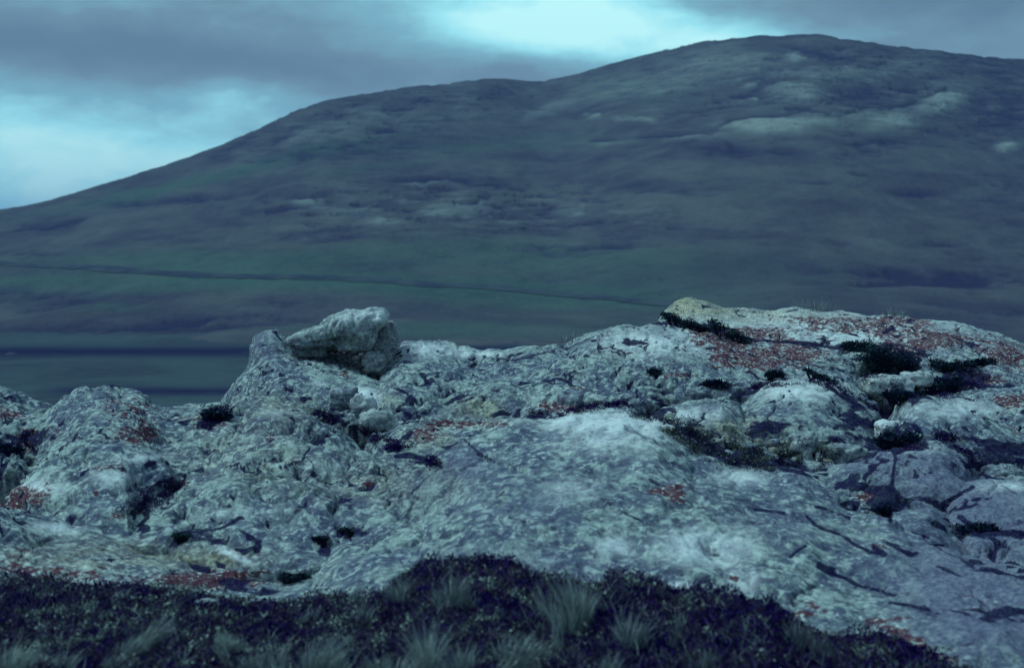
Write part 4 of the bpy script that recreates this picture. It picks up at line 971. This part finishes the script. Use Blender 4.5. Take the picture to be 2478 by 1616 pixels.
def mat_on(pl, wd, n, label, name='ground_cover', mat=MOSS, leaf=(.008, .02), hgt=.018, tone=.35):
    """low cushions creeping along a crevice: stuff"""
    pl = resample(pl, 120); pts = []
    tries = 0
    while len(pts) < n and tries < n*2:
        tries += 1
        a_ = pl[rng.integers(0, 120)]; p = look(a_[0]+rng.normal()*wd*1.2, a_[1]+rng.normal()*wd*.55)
        if p is not None and p[1] < 25 and fbm(p[None]*3.3, 2, 91)[0] > -.02: pts.append(p)
    Pq = np.array(pts); k = 5
    Pq = np.repeat(Pq, k, 0)+rng.normal(size=(len(Pq)*k, 3))*np.array([.014, .02, .003]); Pq[:, 2] += rng.random(len(Pq))*hgt-.008
    m_ = fbm(Pq*5, 2, 600)
    V, Fq, T = leaf_quads(Pq, rng.uniform(leaf[0], leaf[1], len(Pq)), np.clip(tone+m_*.7+rng.normal(size=len(Pq))*.16, 0, 1), 1.8, .6)
    o = link(name, make_mesh(name, V, Fq, mat, {'tone': T}, smooth=False))
    tag(o, label, 'ground cover', kind='stuff')
mat_on([(1490, 955), (1560, 985), (1620, 1035), (1700, 1060), (1800, 1075), (1900, 1075)], 17, 2400, 'mossy ground cover in the rubble strip behind the front slab')
mat_on([(1560, 990), (1680, 1030), (1800, 1045), (1930, 1050)], 20, 1800, 'yellowish ground cover among the rubble stones', tone=.55)
mat_on([(740, 960), (800, 985), (860, 1010), (930, 1045), (1010, 1080)], 12, 1500, 'dark heathery mat on the right flank of the spur', mat=HEATH, tone=.3)
mat_on([(470, 965), (520, 950), (480, 990)], 12, 500, 'dark mat in the notch left of the spur', mat=HEATH, tone=.2)
mat_on([(0, 1045), (60, 1040)], 12, 400, 'dark mat in the hollow at the left edge of the outcrop', mat=HEATH, tone=.2)
mat_on([(1180, 955), (1280, 965), (1400, 940), (1480, 935)], 9, 700, 'dark mat in the hollow around the dark rusty stone', mat=HEATH, tone=.25)
mat_on([(2000, 870), (2100, 920), (2250, 900), (2300, 870)], 16, 1600, 'dark mat around the shrubs on the ridge slope', mat=HEATH, tone=.15)
mat_on([(1640, 880), (1720, 905), (1800, 890), (1900, 880), (1980, 920), (2040, 960)], 9, 1100, 'dark mat behind the bright topped dome', mat=HEATH, tone=.2)
mat_on([(2060, 1000), (2090, 1040), (2200, 1010), (2260, 1060), (2350, 1075)], 12, 1100, 'dark mat between the right hand domes', mat=HEATH, tone=.15)
mat_on([(300, 1190), (360, 1140), (400, 1110), (370, 1180)], 16, 500, 'dark mat in the fold left of the spur', mat=HEATH, tone=.4)

# grass wisps on the skyline of the ridge
def wisp(dx, dy, w, h, label, n=90):
    best = None
    for yy in range(int(dy)-12, int(dy)+30, 2):
        p = look(dx, yy)
        if p is not None and p[1] < 26: best = p; break
    if best is None: return
    V, Fq, T = blades(None, n, w, h, .8, .0035, .5)
    V[:, 2] -= .02
    tag(link('grass_tuft', make_mesh('grass_tuft', V, Fq, STRAW, {'tone': T}, smooth=False), loc=best), label, 'grass tuft', 'grass tufts on the outcrop skyline')
wisp(1890, 716, .30, .17, 'thin grass tuft on the skyline of the red ridge, nearer its yellow hump', 130)
wisp(2075, 732, .22, .12, 'fainter grass tuft on the skyline farther right along the red ridge', 90)
wisp(1330, 785, .14, .14, 'small dark tuft where the back slab meets the skyline', 60)

# ------------------------------------------------------------------ haze
import bmesh
bm = bmesh.new(); bmesh.ops.create_cube(bm, size=1.0)
me = bpy.data.meshes.new('haze'); bm.to_mesh(me); bm.free()
hz = link('haze', me)
hz.scale = (60000, 60000, 420+45); hz.location = (0, 0, (420-45)/2)
hm = bpy.data.materials.new('haze'); hm.use_nodes = True; hm.node_tree.nodes.clear(); t = NT(hm.node_tree)
pv = t.new('ShaderNodeVolumePrincipled'); pv.inputs['Color'].default_value = (.40, .58, 1.0, 1); pv.inputs['Density'].default_value = .00010
out = t.new('ShaderNodeOutputMaterial'); t.l.new(pv.outputs[0], out.inputs['Volume'])
me.materials.append(hm); tag(hz, 'thin bluish air between the outcrop and the far hill', 'haze', kind='stuff')
